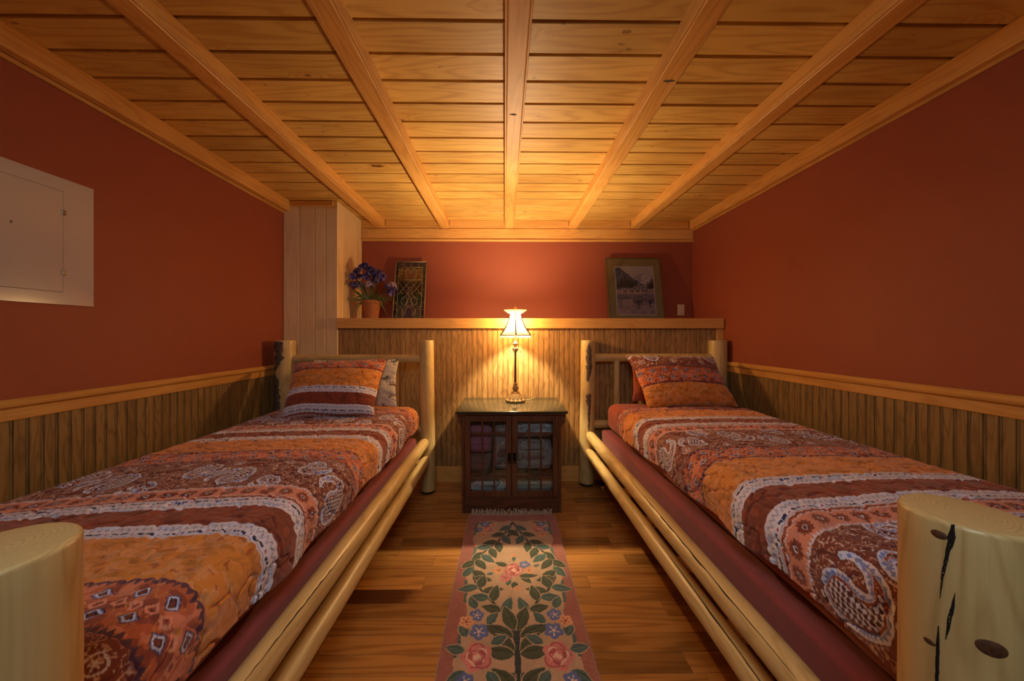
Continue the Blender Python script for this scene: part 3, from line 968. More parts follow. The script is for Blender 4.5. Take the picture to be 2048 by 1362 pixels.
# ------------------------------------------------------------------ pillows
def pillow(name, label, corners, T, colf, mat, seed=0, n=(300, 210), pinch=.05, flange=0.0):
    """corners TL, TR, BR, BL in world; T thickness"""
    TL, TR, BR, BL = [Vector(c) for c in corners]
    nu, nv = n
    u = np.linspace(-1, 1, nu); v = np.linspace(0, 1, nv)
    U, Vv = np.meshgrid(u, v)
    a = (U + 1) / 2; b = Vv
    # pull edge middles inward so corners stay pointed
    bb = b * 2 - 1
    def lerp(i):
        return ((1 - a) * TL[i] + a * TR[i]) * (1 - b) + ((1 - a) * BL[i] + a * BR[i]) * b
    base = np.stack([lerp(0), lerp(1), lerp(2)], -1)
    cen = np.array((TL + TR + BR + BL) / 4)
    exu = np.array(((TR + BR) - (TL + BL)) / 4); exv = np.array(((BL + BR) - (TL + TR)) / 4)
    su = U * (1 - pinch * (1 - bb ** 2)); sv = bb * (1 - pinch * (1 - U ** 2))
    # rebuild with pinched params
    a2 = (su + 1) / 2; b2 = (sv + 1) / 2
    def lerp2(i): return ((1 - a2) * TL[i] + a2 * TR[i]) * (1 - b2) + ((1 - a2) * BL[i] + a2 * BR[i]) * b2
    base = np.stack([lerp2(0), lerp2(1), lerp2(2)], -1)
    nrm = np.cross(exu, exv); nrm /= np.linalg.norm(nrm)
    if nrm[1] > 0: nrm = -nrm           # towards the camera
    prof = (np.clip(1 - np.abs(U) ** 2.6, 0, 1) ** .55) * (np.clip(1 - np.abs(bb) ** 2.6, 0, 1) ** .55)
    wr_ = .010 * fbm(U * 3 + seed, bb * 3, seed, 3) * np.sqrt(np.clip(prof, 0, 1)) + .0035 * np.sin(np.arctan2(bb, U) * 9 + seed) * (1 - prof) 
    front = base + nrm * ((prof * T * .62 + wr_ + puff(a * .6, b * .45) * .6)[..., None])
    back = base - nrm * ((prof * T * .20 - .001)[..., None])
    col = colf(a, b)
    Vall = np.concatenate([front, back[::-1]], 0)
    if col is not None: col = np.concatenate([col, col[::-1]], 0)
    # close top/bottom seam by wrapping rows
    Vall = np.concatenate([Vall, Vall[:1]], 0)
    if col is not None: col = np.concatenate([col, col[:1]], 0)
    me = grid_mesh(Vall, col); me.materials.append(mat)
    o = link(bpy.data.objects.new(name, me))
    tag(o, label, 'pillow')
    return o

pc_left = lambda a, b: quilt_rgb(.470 + .525 * b + .006 * np.sin(a * 7), a * .62)
pc_right = lambda a, b: quilt_rgb(.345 + .40 * b + .004 * np.sin(a * 6), a * .60 + .10)
def hunt(a, b):
    C = np.zeros(a.shape + (3,)); C[:] = lin(214, 200, 178)
    rs = np.random.RandomState(4)
    x = a * .62; y = b * .45
    for i in range(26):
        cx, cy = rs.uniform(0, .62), rs.uniform(0, .45); an = rs.uniform(0, 6.28)
        u = (x - cx) * math.cos(an) + (y - cy) * math.sin(an); v = -(x - cx) * math.sin(an) + (y - cy) * math.cos(an)
        c = np.array([lin(118, 84, 56), lin(128, 112, 104), lin(98, 104, 66)][i % 3])
        m = (np.hypot(u / .022, v / .009) < 1) | (np.hypot((u - .020) / .009, (v - .012) / .008) < 1) | (np.abs(u + .012 + .1 * v) < .003) & (v < 0) & (v > -.026) | (np.abs(u - .010) < .003) & (v < 0) & (v > -.026) | (np.hypot((u - .026) / .003, (v - .026) / .012) < 1)
        C[m] = c
    return C
pillow('pillow', 'striped orange and rust pillow at the head of the left bed', [(-1.498, 2.475, .998), (-.842, 2.490, 1.025), (-.845, 2.235, .672), (-1.425, 2.215, .665)], .17, pc_left, M['quilt'], 3)
pillow('pillow', 'cream pillow with printed brown and green animals behind the left striped pillow', [(-1.40, 2.560, 1.015), (-.775, 2.545, 1.022), (-.760, 2.445, .690), (-1.40, 2.460, .690)], .08, hunt, M['quilt'], 5)
pillow('pillow', 'patterned pillow with paisley and diamond rows on the right bed', [(.918, 2.600, 1.045), (1.590, 2.615, 1.030), (1.625, 2.385, .700), (.985, 2.360, .690)], .17, pc_right, M['quilt'], 8)
rustc = np.array(lin(160, 74, 42))
pillow('pillow', 'plain rust pillow tucked behind the patterned pillow on the right bed', [(.985, 2.690, 1.015), (1.56, 2.690, 1.020), (1.57, 2.58, .705), (.955, 2.575, .70)], .08, lambda a, b: np.ones(a.shape + (3,)) * rustc, M['quilt'], 9, n=(90, 60))

# ------------------------------------------------------------------ rug
RX0, RX1, RY0, RY1 = -.240, .334, .50, 2.285
RC = (RX0 + RX1) / 2 + .004
def rug_rgb(X, Y):
    x = X - RC; y = Y.copy()
    wob_ = .0025 * vn(X * 60, Y * 60, 1)
    x = x + wob_; ax = np.abs(x)
    C = np.zeros(X.shape + (3,))
    ROSE = np.array(lin(168, 104, 88)); BEI = np.array(lin(200, 166, 132)); GR = np.array(lin(74, 84, 58)); GR2 = np.array(lin(78, 106, 98)); DG = np.array(lin(46, 60, 58))
    PK = np.array(lin(222, 138, 130)); PKD = np.array(lin(186, 92, 90)); PKL = np.array(lin(240, 206, 180)); BL = np.array(lin(104, 122, 178)); PCH = np.array(lin(232, 172, 124)); RD = np.array(lin(160, 76, 60))
    C[:] = ROSE
    edge = .222 + .010 * np.sin(y * 16) + .005 * np.sin(y * 41 + 1)
    fld = (ax < edge) & (y < 2.205 + .006 * np.sin(ax * 60)) 
    C[fld] = BEI
    rim = (np.abs(ax - edge) < .007) & (y < 2.2) & (np.sin(y * 24 + .8) > -.1); C[rim] = GR2
    def P(m, c): C[m] = c
    def leaf(cx, cy, L, W, ang, c=GR, vein=True, mirror=True):
        for sgx in ((1, -1) if mirror else (1,)):
            dx = x * sgx - cx; dy = y - cy
            u = dx * math.cos(ang) + dy * math.sin(ang); v = -dx * math.sin(ang) + dy * math.cos(ang)
            q = np.clip(u / L, 0, 1)
            hw = W * np.sin(q * PI) ** .8 * (1.15 - .5 * q)
            ins = (u > 0) & (u < L)
            P(ins & (np.abs(v) < hw + .004), BEI * 1.04)
            P(ins & (np.abs(v) < hw), c)
            P(ins & (v > 0) & (v < hw * .55), c * .72)
            if vein: P(ins & (np.abs(v) < .0016) & (q < .85), c * 1.5)
    def stem(pts, wd, c):
        for sgx in (1, -1):
            for (a0, b0), (a1, b1) in zip(pts[:-1], pts[1:]):
                vx, vy = a1 - a0, b1 - b0; L2 = vx * vx + vy * vy + 1e-12
                q = np.clip(((x * sgx - a0) * vx + (y - b0) * vy) / L2, 0, 1)
                P(np.hypot(x * sgx - a0 - q * vx, y - b0 - q * vy) < wd, c)
    def flower(cx, cy, R, n, c, cc, mirror=True, ph=0):
        for sgx in ((1, -1) if mirror else (1,)):
            dx = x * sgx - cx; dy = (y - cy); r_ = np.hypot(dx, dy); th = np.arctan2(dy, dx) + ph
            k = .72 + .28 * np.abs(np.cos(n * th / 2))
            P(r_ < R * k + .003, c * .75); P(r_ < R * k, c)
            P((r_ < R * .62) & (np.abs(np.cos(n * th / 2)) > .93), cc)
            P(r_ < R * .18, cc)
    def rose(cx, cy, R, mirror=True):
        for sgx in ((1, -1) if mirror else (1,)):
            dx = x * sgx - cx; dy = (y - cy); r_ = np.hypot(dx, dy); th = np.arctan2(dy, dx)
            P(r_ < R * (.90 + .10 * np.cos(5 * th)), PK)
            for q, cc in ((.86, PKD), (.62, PKL), (.50, PKD), (.34, PK), (.2, PKL)):
                sp = R * q * (.88 + .16 * np.cos(3 * th + q * 9))
                P((np.abs(r_ - sp) < .0035) & (np.sin(th * 2 + q * 14) > -.5), cc)
            P((r_ < R * .55) & (r_ > R * .30) & (np.sin(th * 3 + 1) > .1), PKD)
            P(r_ < R * .16, PKL)
    W_ = [(0, 2.19), (.045, 2.08), (.085, 1.99), (.150, 1.91), (.200, 1.83), (.212, 1.76), (.195, 1.68), (.165, 1.62), (.110, 1.55), (.055, 1.48), (.02, 1.42), (.0, 1.34), (0, .55)]
    stem(W_[:-1], .006, DG); stem(W_[-3:], .011, DG)
    # laurel leaves on both sides of the wreath
    L = [(.012, 2.15, -.62), (.03, 2.11, -2.3), (.05, 2.07, -.35), (.06, 2.05, -2.0), (.088, 1.99, -.25), (.09, 1.985, -1.75), (.125, 1.94, -.15), (.13, 1.93, -1.95), (.165, 1.89, -.9), (.175, 1.87, -2.4),
         (.20, 1.82, -.7), (.20, 1.83, -2.2), (.205, 1.77, -1.0), (.210, 1.74, -2.5), (.195, 1.69, -2.9), (.17, 1.63, -.2), (.165, 1.62, 1.8), (.15, 1.60, 3.0), (.115, 1.56, .1), (.10, 1.54, 1.75), (.06, 1.49, .25), (.05, 1.47, 1.9)]
    for i, (a, b, g) in enumerate(L): leaf(a, b, .100 if i % 2 else .090, .026, g, GR if i % 3 else GR2)
    # trunk leaves
    for (a, b, g, l) in ((.008, 1.39, 1.25, .115), (.012, 1.36, .42, .12), (.012, 1.30, .75, .10), (.012, 1.285, .15, .10), (.012, 1.215, -.85, .11), (.01, 1.16, .7, .10), (.01, 1.05, .7, .10), (.01, .92, .6, .1), (.01, .8, .9, .1)):
        leaf(a, b, l * 1.12, .031, g, GR)
    # top corner bouquets
    for (a, b) in ((.17, 2.19), (.20, 2.10), (.12, 2.195)): leaf(a, b, .05, .012, -.3, GR2)
    rose(.155, 2.115, .033); flower(.175, 2.168, .026, 5, BL, PKL); flower(.125, 2.165, .022, 5, PCH, RD); flower(.205, 2.112, .018, 5, BL * .9, PKL); flower(.175, 2.055, .024, 5, PCH, RD)
    # centre bouquet
    leaf(-.03, 1.775, .075, .018, 2.75, GR, mirror=False); leaf(.03, 1.71, .08, .020, -.85, GR, mirror=False); leaf(.02, 1.70, .10, .016, .05, GR, mirror=False)
    leaf(-.0, 1.81, .05, .012, 1.5, GR2, mirror=False); leaf(-.02, 1.68, .05, .014, -1.9, GR2, mirror=False); leaf(.0, 1.66, .05, .020, -1.5, GR, mirror=False)
    leaf(-.1, 1.72, .04, .010, 3.3, GR2, mirror=False); leaf(.1, 1.77, .04, .010, .4, GR2, mirror=False)
    rose(.0, 1.742, .052, False); flower(.055, 1.785, .027, 5, BL, PKL, False); flower(.078, 1.742, .024, 5, PCH, RD, False, .5)
    flower(-.078, 1.742, .027, 5, PCH, RD, False, .3); flower(-.042, 1.688, .027, 5, PK, RD, False); flower(.0, 1.862, .014, 4, PCH, RD, False); flower(.015, 1.618, .016, 4, PCH, RD, False)
    # lower bouquets, and the same again towards the near end
    for oy, ms in ((0, 1), (-.62, 1)):
        for (a, b, g) in ((.10, 1.33 + oy, 2.6), (.20, 1.36 + oy, 1.2), (.12, 1.42 + oy, 2.2), (.20, 1.30 + oy, .2), (.19, 1.22 + oy, -.6), (.11, 1.22 + oy, -2.2), (.17, 1.50 + oy, 1.1)):
            leaf(a, b, .075, .022, g, GR2)
        rose(.150, 1.275 + oy, .062); flower(.150, 1.385 + oy, .037, 5, BL, PKL, True, .3); flower(.165, 1.465 + oy, .030, 5, BL, PKL, True, .8); flower(.205, 1.432 + oy, .031, 5, PCH, RD, True, .5)
        flower(.185, 1.185 + oy, .03, 5, BL * .9, PKL)
    C *= (1 + .10 * vn(X * 25, Y * 25, 6) + .10 * vn(X * 260, Y * 260, 7))[..., None]
    return np.clip(C, 0, 1)
st = .0019
xs_ = np.arange(RX0, RX1 + st, st); ys_ = np.arange(RY0, RY1 + st, st)
XX, YY = np.meshgrid(xs_, ys_)
col = rug_rgb(XX, YY)
lum = col.sum(-1)
carve = np.zeros_like(XX)
gx = np.abs(np.gradient(lum, axis=0)) + np.abs(np.gradient(lum, axis=1))
carve = -np.clip(gx * 3, 0, 1) * .0016
ex = np.minimum(np.minimum(XX - RX0, RX1 - XX), np.minimum(YY - RY0, RY1 - YY))
ZZ = .0125 + carve + .0012 * vn(XX * 300, YY * 300, 3) - .010 * np.clip(1 - ex / .008, 0, 1) ** 2 + .002 * vn(XX * 4, YY * 3, 4)
Xw = XX + .004 * np.sin(YY * 3.0)
V = np.stack([Xw, YY, ZZ], -1)
def skirt(V, col):
    def edge(e): 
        q = e.copy(); q[..., 2] = .0008; return q
    V = np.concatenate([edge(V[:1]), V, edge(V[-1:])], 0); col = np.concatenate([col[:1], col, col[-1:]], 0)
    V = np.concatenate([edge(V[:, :1]), V, edge(V[:, -1:])], 1); col = np.concatenate([col[:, :1], col, col[:, -1:]], 1)
    return V, col
V, col = skirt(V, col)
rug = thing('runner_rug', 'rose bordered floral wool runner rug on the floor between the beds', 'rug', (RC, 1.4, 0))
obj('rug_body', grid_mesh(V, col), M['rug'], rug)
bm = BM(); r = random.Random(5)
x = RX0 + .02
box(bm, RX0 + .005, RX1 - .005, RY1 - .003, RY1 + .004, .001, .010, .002)
while x < RX1 - .02:
    for k in range(2):
        L_ = r.uniform(.018, .036); sd = r.uniform(-.020, .020); p = Vector((x + r.uniform(-.002, .002), RY1 + .002, .005)); pts = [p.copy()]
        up = r.uniform(.006, .034)
        for q in (.35, .7, 1.0):
            pts.append(Vector((p.x + sd * q, min(RY1 + L_ * q, 2.318), .005 + up * math.sin(q * 2.2) + r.uniform(0, .006))))
        tube(bm, pts, [.0022, .002, .0018, .0012], 5)
    x += .0058
obj('fringe', bm, M['fringe'], rug, smooth=True, label='cream knotted fringe')['kind'] = 'stuff'

# ------------------------------------------------------------------ nightstand
NX0, NX1, NY0, NY1 = -.285, .382, 2.322, 2.80
ZT = .664
ns = thing('nightstand', 'dark wood nightstand with two glazed doors between the beds', 'nightstand', ((NX0 + NX1) / 2, (NY0 + NY1) / 2, 0))
bm = BM()
for a, b in ((NX0, NX0 + .018), (NX1 - .018, NX1)): box(bm, a, b, NY0, NY1, 0, ZT, .002)
box(bm, NX0 + .018, NX1 - .018, NY1 - .012, NY1, .06, ZT)
obj('side_panels', bm, M['mission'], ns)
bm = BM()
box(bm, NX0 + .018, NX1 - .018, NY0 + .004, NY1 - .012, .095, .110)
obj('bottom_board', bm, M['missionX'], ns)
obj('top_board', onebox(NX0 + .018, NX1 - .018, NY0 + .004, NY1 - .012, ZT - .016, ZT), M['missionX'], ns)
# plinth with a shallow arch
bm = BM(); n = 24; A = []; 
for i in range(n + 1):
    q = i / n; x = NX0 + .018 + (NX1 - NX0 - .036) * q
    zl = .0 if (q < .06 or q > .94) else .018 * min(1, min(q - .06, .94 - q) / .08)
    A.append((x, zl))
f0 = [bm.verts.new((x, NY0 + .003, z)) for x, z in A]; f1 = [bm.verts.new((x, NY0 + .003, .094)) for x, z in A]
b0 = [bm.verts.new((x, NY0 + .021, z)) for x, z in A]; b1 = [bm.verts.new((x, NY0 + .021, .094)) for x, z in A]
for i in range(n):
    bm.faces.new((f0[i], f0[i + 1], f1[i + 1], f1[i])); bm.faces.new((b0[i + 1], b0[i], b1[i], b1[i + 1]))
    bm.faces.new((f0[i + 1], f0[i], b0[i], b0[i + 1])); bm.faces.new((f1[i], f1[i + 1], b1[i + 1], b1[i]))
obj('plinth', bm, M['missionX'], ns)
obj('shelf', onebox(NX0 + .019, NX1 - .019, NY0 + .03, NY1 - .013, .232, .246, .001), M['missionX'], ns)
obj('table_top', onebox(NX0 - .030, NX1 + .030, NY0 - .020, NY1 + .004, ZT + .001, ZT + .010, .002), M['missionX'], ns)
obj('stone_top', onebox(NX0 - .042, NX1 + .042, NY0 - .030, NY1 + .008, ZT + .0105, ZT + .027, .004, 3), M['slab'], ns, smooth='auto', label='polished dark green top')
# corbels
for s, x in ((-1, NX0), (1, NX1)):
    for yy in (NY0 + .010, NY1 - .05):
        prof = [(0, 0), (.034, 0), (.034, -.022), (.026, -.030), (.030, -.042), (.022, -.062), (.010, -.072), (.008, -.084), (0, -.090)]
        bm = BM(); F = [bm.verts.new((x + s * a, yy, ZT + b)) for a, b in prof]; G = [bm.verts.new((x + s * a, yy + .02, ZT + b)) for a, b in prof]
        bm.faces.new(F); bm.faces.new(G[::-1])
        for k in range(len(prof)):
            j = (k + 1) % len(prof); bm.faces.new((F[k], G[k], G[j], F[j]))
        obj('corbel', bm, M['mission'], ns)
# doors
XM = (NX0 + NX1) / 2
DZ0, DZ1 = .110, ZT - .006
def door(x0, x1, hx):
    rw_ = .037
    d = BM()
    box(d, x0, x0 + rw_, NY0 - .002, NY0 + .018, DZ0, DZ1, .002); box(d, x1 - rw_, x1, NY0 - .002, NY0 + .018, DZ0, DZ1, .002)
    box(d, x0 + rw_, x1 - rw_, NY0 - .0015, NY0 + .0175, DZ0, DZ0 + .040, .0015); box(d, x0 + rw_, x1 - rw_, NY0 - .0015, NY0 + .0175, DZ1 - .040, DZ1, .0015)
    f = obj('door', d, M['mission'], ns)
    gx0, gx1, gz0, gz1 = x0 + rw_, x1 - rw_, DZ0 + .040, DZ1 - .040
    m = BM(); wd = (gx1 - gx0)
    for i in (1, 2):
        xx = gx0 + wd * i / 3; box(m, xx - .0055, xx + .0055, NY0, NY0 + .014, gz0, gz1, .0015)
    for zz in (gz0 + .088, gz1 - .082): box(m, gx0, gx1, NY0 + .0005, NY0 + .0135, zz - .006, zz + .006, .0015)
    obj('muntins', m, M['mission'], f)
    obj('pane', onebox(gx0 - .004, gx1 + .004, NY0 + .0145, NY0 + .0165, gz0 - .004, gz1 + .004), M['glass'], f, label='clear glass')
    h = BM()
    box(h, hx - .010, hx + .010, NY0 - .006, NY0 - .002, .352, .408, .002)
    tube(h, [(hx, NY0 - .008, .400), (hx, NY0 - .018, .398), (hx, NY0 - .020, .380), (hx, NY0 - .018, .362), (hx, NY0 - .010, .358)], .0032, 8)
    tube(h, [(hx - .007, NY0 - .012, .396), (hx - .008, NY0 - .019, .380), (hx - .007, NY0 - .016, .345), (hx, NY0 - .016, .338), (hx + .007, NY0 - .016, .345), (hx + .008, NY0 - .019, .380), (hx + .007, NY0 - .012, .396)], .0024, 8)
    obj('handle', h, M['iron'], f, smooth='auto', label='black iron pull')
door(NX0 + .019, XM - .0015, XM - .016)
door(XM + .0015, NX1 - .019, XM + .018)

# linens behind the glass
def floral(base, spots, seed, sc=40):
    base = np.array(lin(base)); cols = [np.array(lin(c)) for c in spots]
    def f(u, v):
        C = np.ones(u.shape + (3,)) * base
        n1 = fbm(u * sc, v * sc, seed, 3); n2 = vn(u * sc * .5, v * sc * .5, seed + 9)
        for i, c in enumerate(cols):
            m = np.abs(n1 - .12 * i) < .07 + .02 * i; C[m] = c
        C[n2 > .62] = cols[0]
        return C
    return f
def linen(name, label, cat, x0, x1, y0, y1, z0, z1, colf, layers=3, seed=0, crumple=.006):
    """folded textile: one skin whose front shows the folded layers"""
    nu, nv = 110, 90
    u = np.linspace(0, 2 * PI, nu, endpoint=False); v = np.linspace(-PI / 2, PI / 2, nv)
    U, Vv = np.meshgrid(u, v)
    pw = lambda c, e: np.sign(c) * np.abs(c) ** e
    X = pw(np.cos(U), .28) * pw(np.cos(Vv), .35); Y = pw(np.sin(U), .28) * pw(np.cos(Vv), .35); Z = pw(np.sin(Vv), .5)
    cx, cy, cz = (x0 + x1) / 2, (y0 + y1) / 2, (z0 + z1) / 2
    rx, ry, rz = (x1 - x0) / 2 - crumple, (y1 - y0) / 2 - crumple, (z1 - z0) / 2 - crumple * .5
    fold = .010 * np.abs(np.cos(Z * PI * layers / 2)) if layers else 0
    cr = crumple * fbm(U * 2.2 + Z * 2, Z * 4 + seed, seed, 3)
    k = 1 - (fold / .1) * .35 * np.abs(np.cos(Vv)) if layers else 1
    P = np.stack([cx + X * (rx * (1 - .0 * fold) + cr), cy + Y * (ry + cr) * (k if layers else 1), cz + Z * rz + .0 * cr], -1)
    P[..., 2] = np.clip(P[..., 2], z0 + .0005, z1)
    col = colf(U * .08, Z * rz + .3)
    me = grid_mesh(P, col, wrap=True); me.materials.append(M['quilt'])
    o = link(bpy.data.objects.new(name, me)); tag(o, label, cat, 'linens inside the nightstand')
    return o
solid = lambda c: (lambda u, v: np.ones(u.shape + (3,)) * np.array(lin(c)) * (1 + .15 * np.sin(v * 420))[..., None])
y0_, y1_ = NY0 + .040, NY1 - .07
linen('folded_blanket', 'pink and violet folded blanket behind the left nightstand door', 'blanket', -.258, -.085, y0_, y1_, .375, .585, solid((176, 104, 124)), 5, 1)
linen('folded_blanket', 'dusky folded blanket under the pink one in the nightstand', 'blanket', -.258, -.095, y0_, y1_, .248, .372, solid((134, 92, 84)), 3, 2)
linen('folded_quilt', 'grey floral quilt bundle beside the pink blanket in the nightstand', 'quilt', -.083, .042, y0_, y1_, .248, .60, floral((150, 140, 132), [(90, 96, 92), (206, 198, 186), (120, 72, 66)], 3), 0, 3, .012)
linen('folded_quilt', 'pale floral comforter filling the right side of the nightstand', 'quilt', .055, .352, y0_, y1_, .248, .48, floral((160, 156, 146), [(96, 104, 98), (214, 208, 196), (142, 100, 90)], 7), 0, 4, .014)
linen('folded_sheet', 'grey leafy folded sheet on top of the pale comforter', 'sheet', .06, .350, y0_, y1_ - .01, .482, .62, floral((176, 178, 178), [(112, 120, 124), (222, 222, 216)], 12, 28), 3, 5, .008)
linen('folded_sheet', 'white and grey folded sheet at the bottom left of the nightstand', 'sheet', -.258, .035, y0_, y1_, .112, .208, floral((196, 200, 196), [(120, 130, 132), (232, 232, 226)], 17, 30), 2, 6, .008)
linen('folded_sheet', 'pale green ribbed folded sheet at the bottom right of the nightstand', 'sheet', .055, .350, y0_, y1_, .112, .215, solid((176, 178, 156)), 4, 7, .006)

# ------------------------------------------------------------------ table lamp
LX, LY, LZ = LAMP_X, LAMP_Y, LAMP_Z + .0003
lamp = thing('table_lamp', 'lit bronze candlestick table lamp with a bell shade on the nightstand', 'lamp', (LX, LY, LZ))
k = .000645
zc = lambda cy: (1265 - cy) * k
def pr(lst): return [(hw_ * k, zc(cy)) for cy, hw_ in lst]
def flute(a, z): return 1 + (.07 * math.cos(a * 12) if z < .03 else .03 * math.cos(a * 16) if z < .065 else 0)
obj('lamp_base', lathe(BM(), pr([(1265, 92), (1262, 108), (1246, 114), (1236, 108), (1230, 98), (1218, 96), (1212, 92), (1200, 90), (1192, 80), (1182, 78), (1170, 60), (1160, 52), (1150, 48), (1142, 30), (1134, 20)]), LX, LY, LZ, 96, flute), M['antique'], lamp, smooth=True)
obj('stem_urn', lathe(BM(), pr([(1134, 20), (1128, 30), (1112, 36), (1096, 34), (1082, 26), (1072, 14), (1066, 22), (1056, 25), (1048, 18), (1040, 13)]), LX, LY, LZ, 40, lambda a, z: 1 + .06 * math.cos(a * 8)), M['antique'], lamp, smooth=True)
obj('pole', lathe(BM(), pr([(1040, 12), (1036, 13), (1030, 13), (860, 12.2), (690, 11.5)]), LX, LY, LZ, 24, lambda a, z: 1 + .05 * math.cos(a * 8)), M['gold_dark'], lamp, smooth=True)
obj('upper_urn', lathe(BM(), pr([(690, 12), (684, 16), (672, 20), (655, 33), (640, 39), (630, 38), (622, 26), (614, 14), (606, 14), (598, 24), (586, 30), (574, 30), (566, 24), (558, 12), (540, 9), (500, 9), (470, 9)]), LX, LY, LZ, 40, lambda a, z: 1 + .04 * math.cos(a * 6)), M['antique'], lamp, smooth=True)
# hanging drops on little arms
for i in range(6):
    a = 2 * PI * i / 6 + .35
    dx, dy = math.cos(a), math.sin(a)
    bm = BM(); z0 = zc(636)
    tube(bm, [(LX + dx * .020, LY + dy * .020, LZ + z0), (LX + dx * .034, LY + dy * .034, LZ + z0 + .010), (LX + dx * .045, LY + dy * .045, LZ + z0 + .002), (LX + dx * .046, LY + dy * .046, LZ + z0 - .006)], .0012, 6)
    arm = obj('arm', bm, M['brass'], lamp, smooth=True)
    bm = BM(); ellipsoid(bm, (LX + dx * .046, LY + dy * .046, LZ + z0 - .022), (.0032, .0032, .011), 8, 8); ellipsoid(bm, (LX + dx * .046, LY + dy * .046, LZ + z0 - .009), (.0028, .0028, .0028), 8, 6)
    obj('crystal_drop', bm, M['bead'], arm, smooth=True)
# shade: six bell panels
zb, zt_ = zc(478), zc(206)
def shade_r(q):    # q 0 bottom .. 1 top
    return .0455 + (.128 - .0455) * (1 - q) ** 1.9
def hexr(a):       # polygon radius factor, softened
    s_ = (a % (PI / 3)) - PI / 6
    return math.cos(PI / 6) / math.cos(s_) * .75 + .25
nq, na = 26, 96
V = np.zeros((nq, na, 3))
for i in range(nq):
    q = i / (nq - 1)
    for j in range(na):
        a = 2 * PI * j / na
        rr = shade_r(q) * hexr(a + PI / 2)
        V[i, j] = (LX + rr * math.cos(a), LY + rr * math.sin(a), LZ + zb + (zt_ - zb) * q)
sh = obj('lamp_shade', grid_mesh(V, wrap=True), M['shade'], lamp, label='glowing silk bell shade')
for i in range(6):
    a = PI / 2 + i * PI / 3 + PI
    bm = BM()
    tube(bm, [(LX + (shade_r(q) + .001) * math.cos(a), LY + (shade_r(q) + .001) * math.sin(a), LZ + zb + (zt_ - zb) * q) for q in [t_ / 16 for t_ in range(17)]], .0050, 8)
    obj('rib', bm, M['gold_dark'], sh, smooth=True, label='dark braid rib')
def loop(q, dr=0, dz=0, n=72): return [(LX + (shade_r(q) * hexr(2 * PI * j / n + PI / 2) + dr) * math.cos(2 * PI * j / n), LY + (shade_r(q) * hexr(2 * PI * j / n + PI / 2) + dr) * math.sin(2 * PI * j / n), LZ + zb + (zt_ - zb) * q + dz) for j in range(n)]
bm = BM(); tube(bm, loop(0, .0008), .0034, 8, True)
obj('braid', bm, M['gold_dark'], sh, smooth=True, label='dark braid edging')
bm = BM(); tube(bm, loop(1, .0005), .0026, 8, True)
obj('braid', bm, M['gold_dark'], sh, smooth=True, label='dark braid edging')
# bead fringe
bm = BM(); nf = 84
for j in range(nf):
    a = 2 * PI * j / nf; rr = shade_r(0) * hexr(a + PI / 2)
    for kk in range(3 if j % 2 else 2):
        ellipsoid(bm, (LX + rr * math.cos(a), LY + rr * math.sin(a), LZ + zb - .007 - kk * .0068), (.0030, .0030, .0034), 6, 4)
obj('bead_fringe', bm, M['bead'], sh, smooth=True, label='clear bead fringe')['kind'] = 'stuff'
# pleated crown collar
nj = 192; V = np.zeros((7, nj, 3))
for i in range(7):
    q = i / 6
    for j in range(nj):
        a = 2 * PI * j / nj; rr = .046 + .040 * q ** .9 + .0022 * math.cos(a * 32)
        V[i, j] = (LX + rr * math.cos(a), LY + rr * math.sin(a), LZ + zc(222) + .026 * q)
obj('crown_collar', grid_mesh(V, wrap=True), M['shade'], sh, label='pleated crown collar')
obj('finial', lathe(BM(), pr([(232, 5), (205, 6), (196, 20), (186, 24), (176, 18), (168, 10), (160, 16), (150, 14), (142, 7), (134, 9), (126, 5), (120, 1)]), LX, LY, LZ, 20), M['brass'], lamp, smooth=True)
bm = BM()
for i in range(3):
    a = 2 * PI * i / 3 + .3
    tube(bm, [(LX, LY, LZ + zc(208)), (LX + .045 * math.cos(a), LY + .045 * math.sin(a), LZ + zc(208))], .0012, 6)
tube(bm, [(LX + .022, LY, LZ + zc(215)), (LX + .030, LY, LZ + zc(300)), (LX + .028, LY, LZ + zc(420)), (LX + .006, LY, LZ + zc(470))], .0012, 6)
obj('shade_harp', bm, M['brass'], lamp, smooth=True)
obj('bulb', lathe(BM(), [(.004, 0), (.012, .004), (.0125, .02), (.018, .035), (.019, .045), (.014, .058), (.004, .064)], LX, LY, LZ + .612, 20), M['bulb'], lamp, smooth=True, label='glowing bulb')
po.location.z = LZ + .655
bm = BM()
tube(bm, [(LX + .06, LY + .01, LZ + .004), (LX + .10, LY + .07, LZ + .002), (LX + .13, LY + .09, LZ + .002), (LX + .15, LY + .14, LZ + .002), (LX + .16, LY + .172, LZ + .002)], .0018, 6)
obj('cord', bm, M['cord'], lamp, smooth=True)

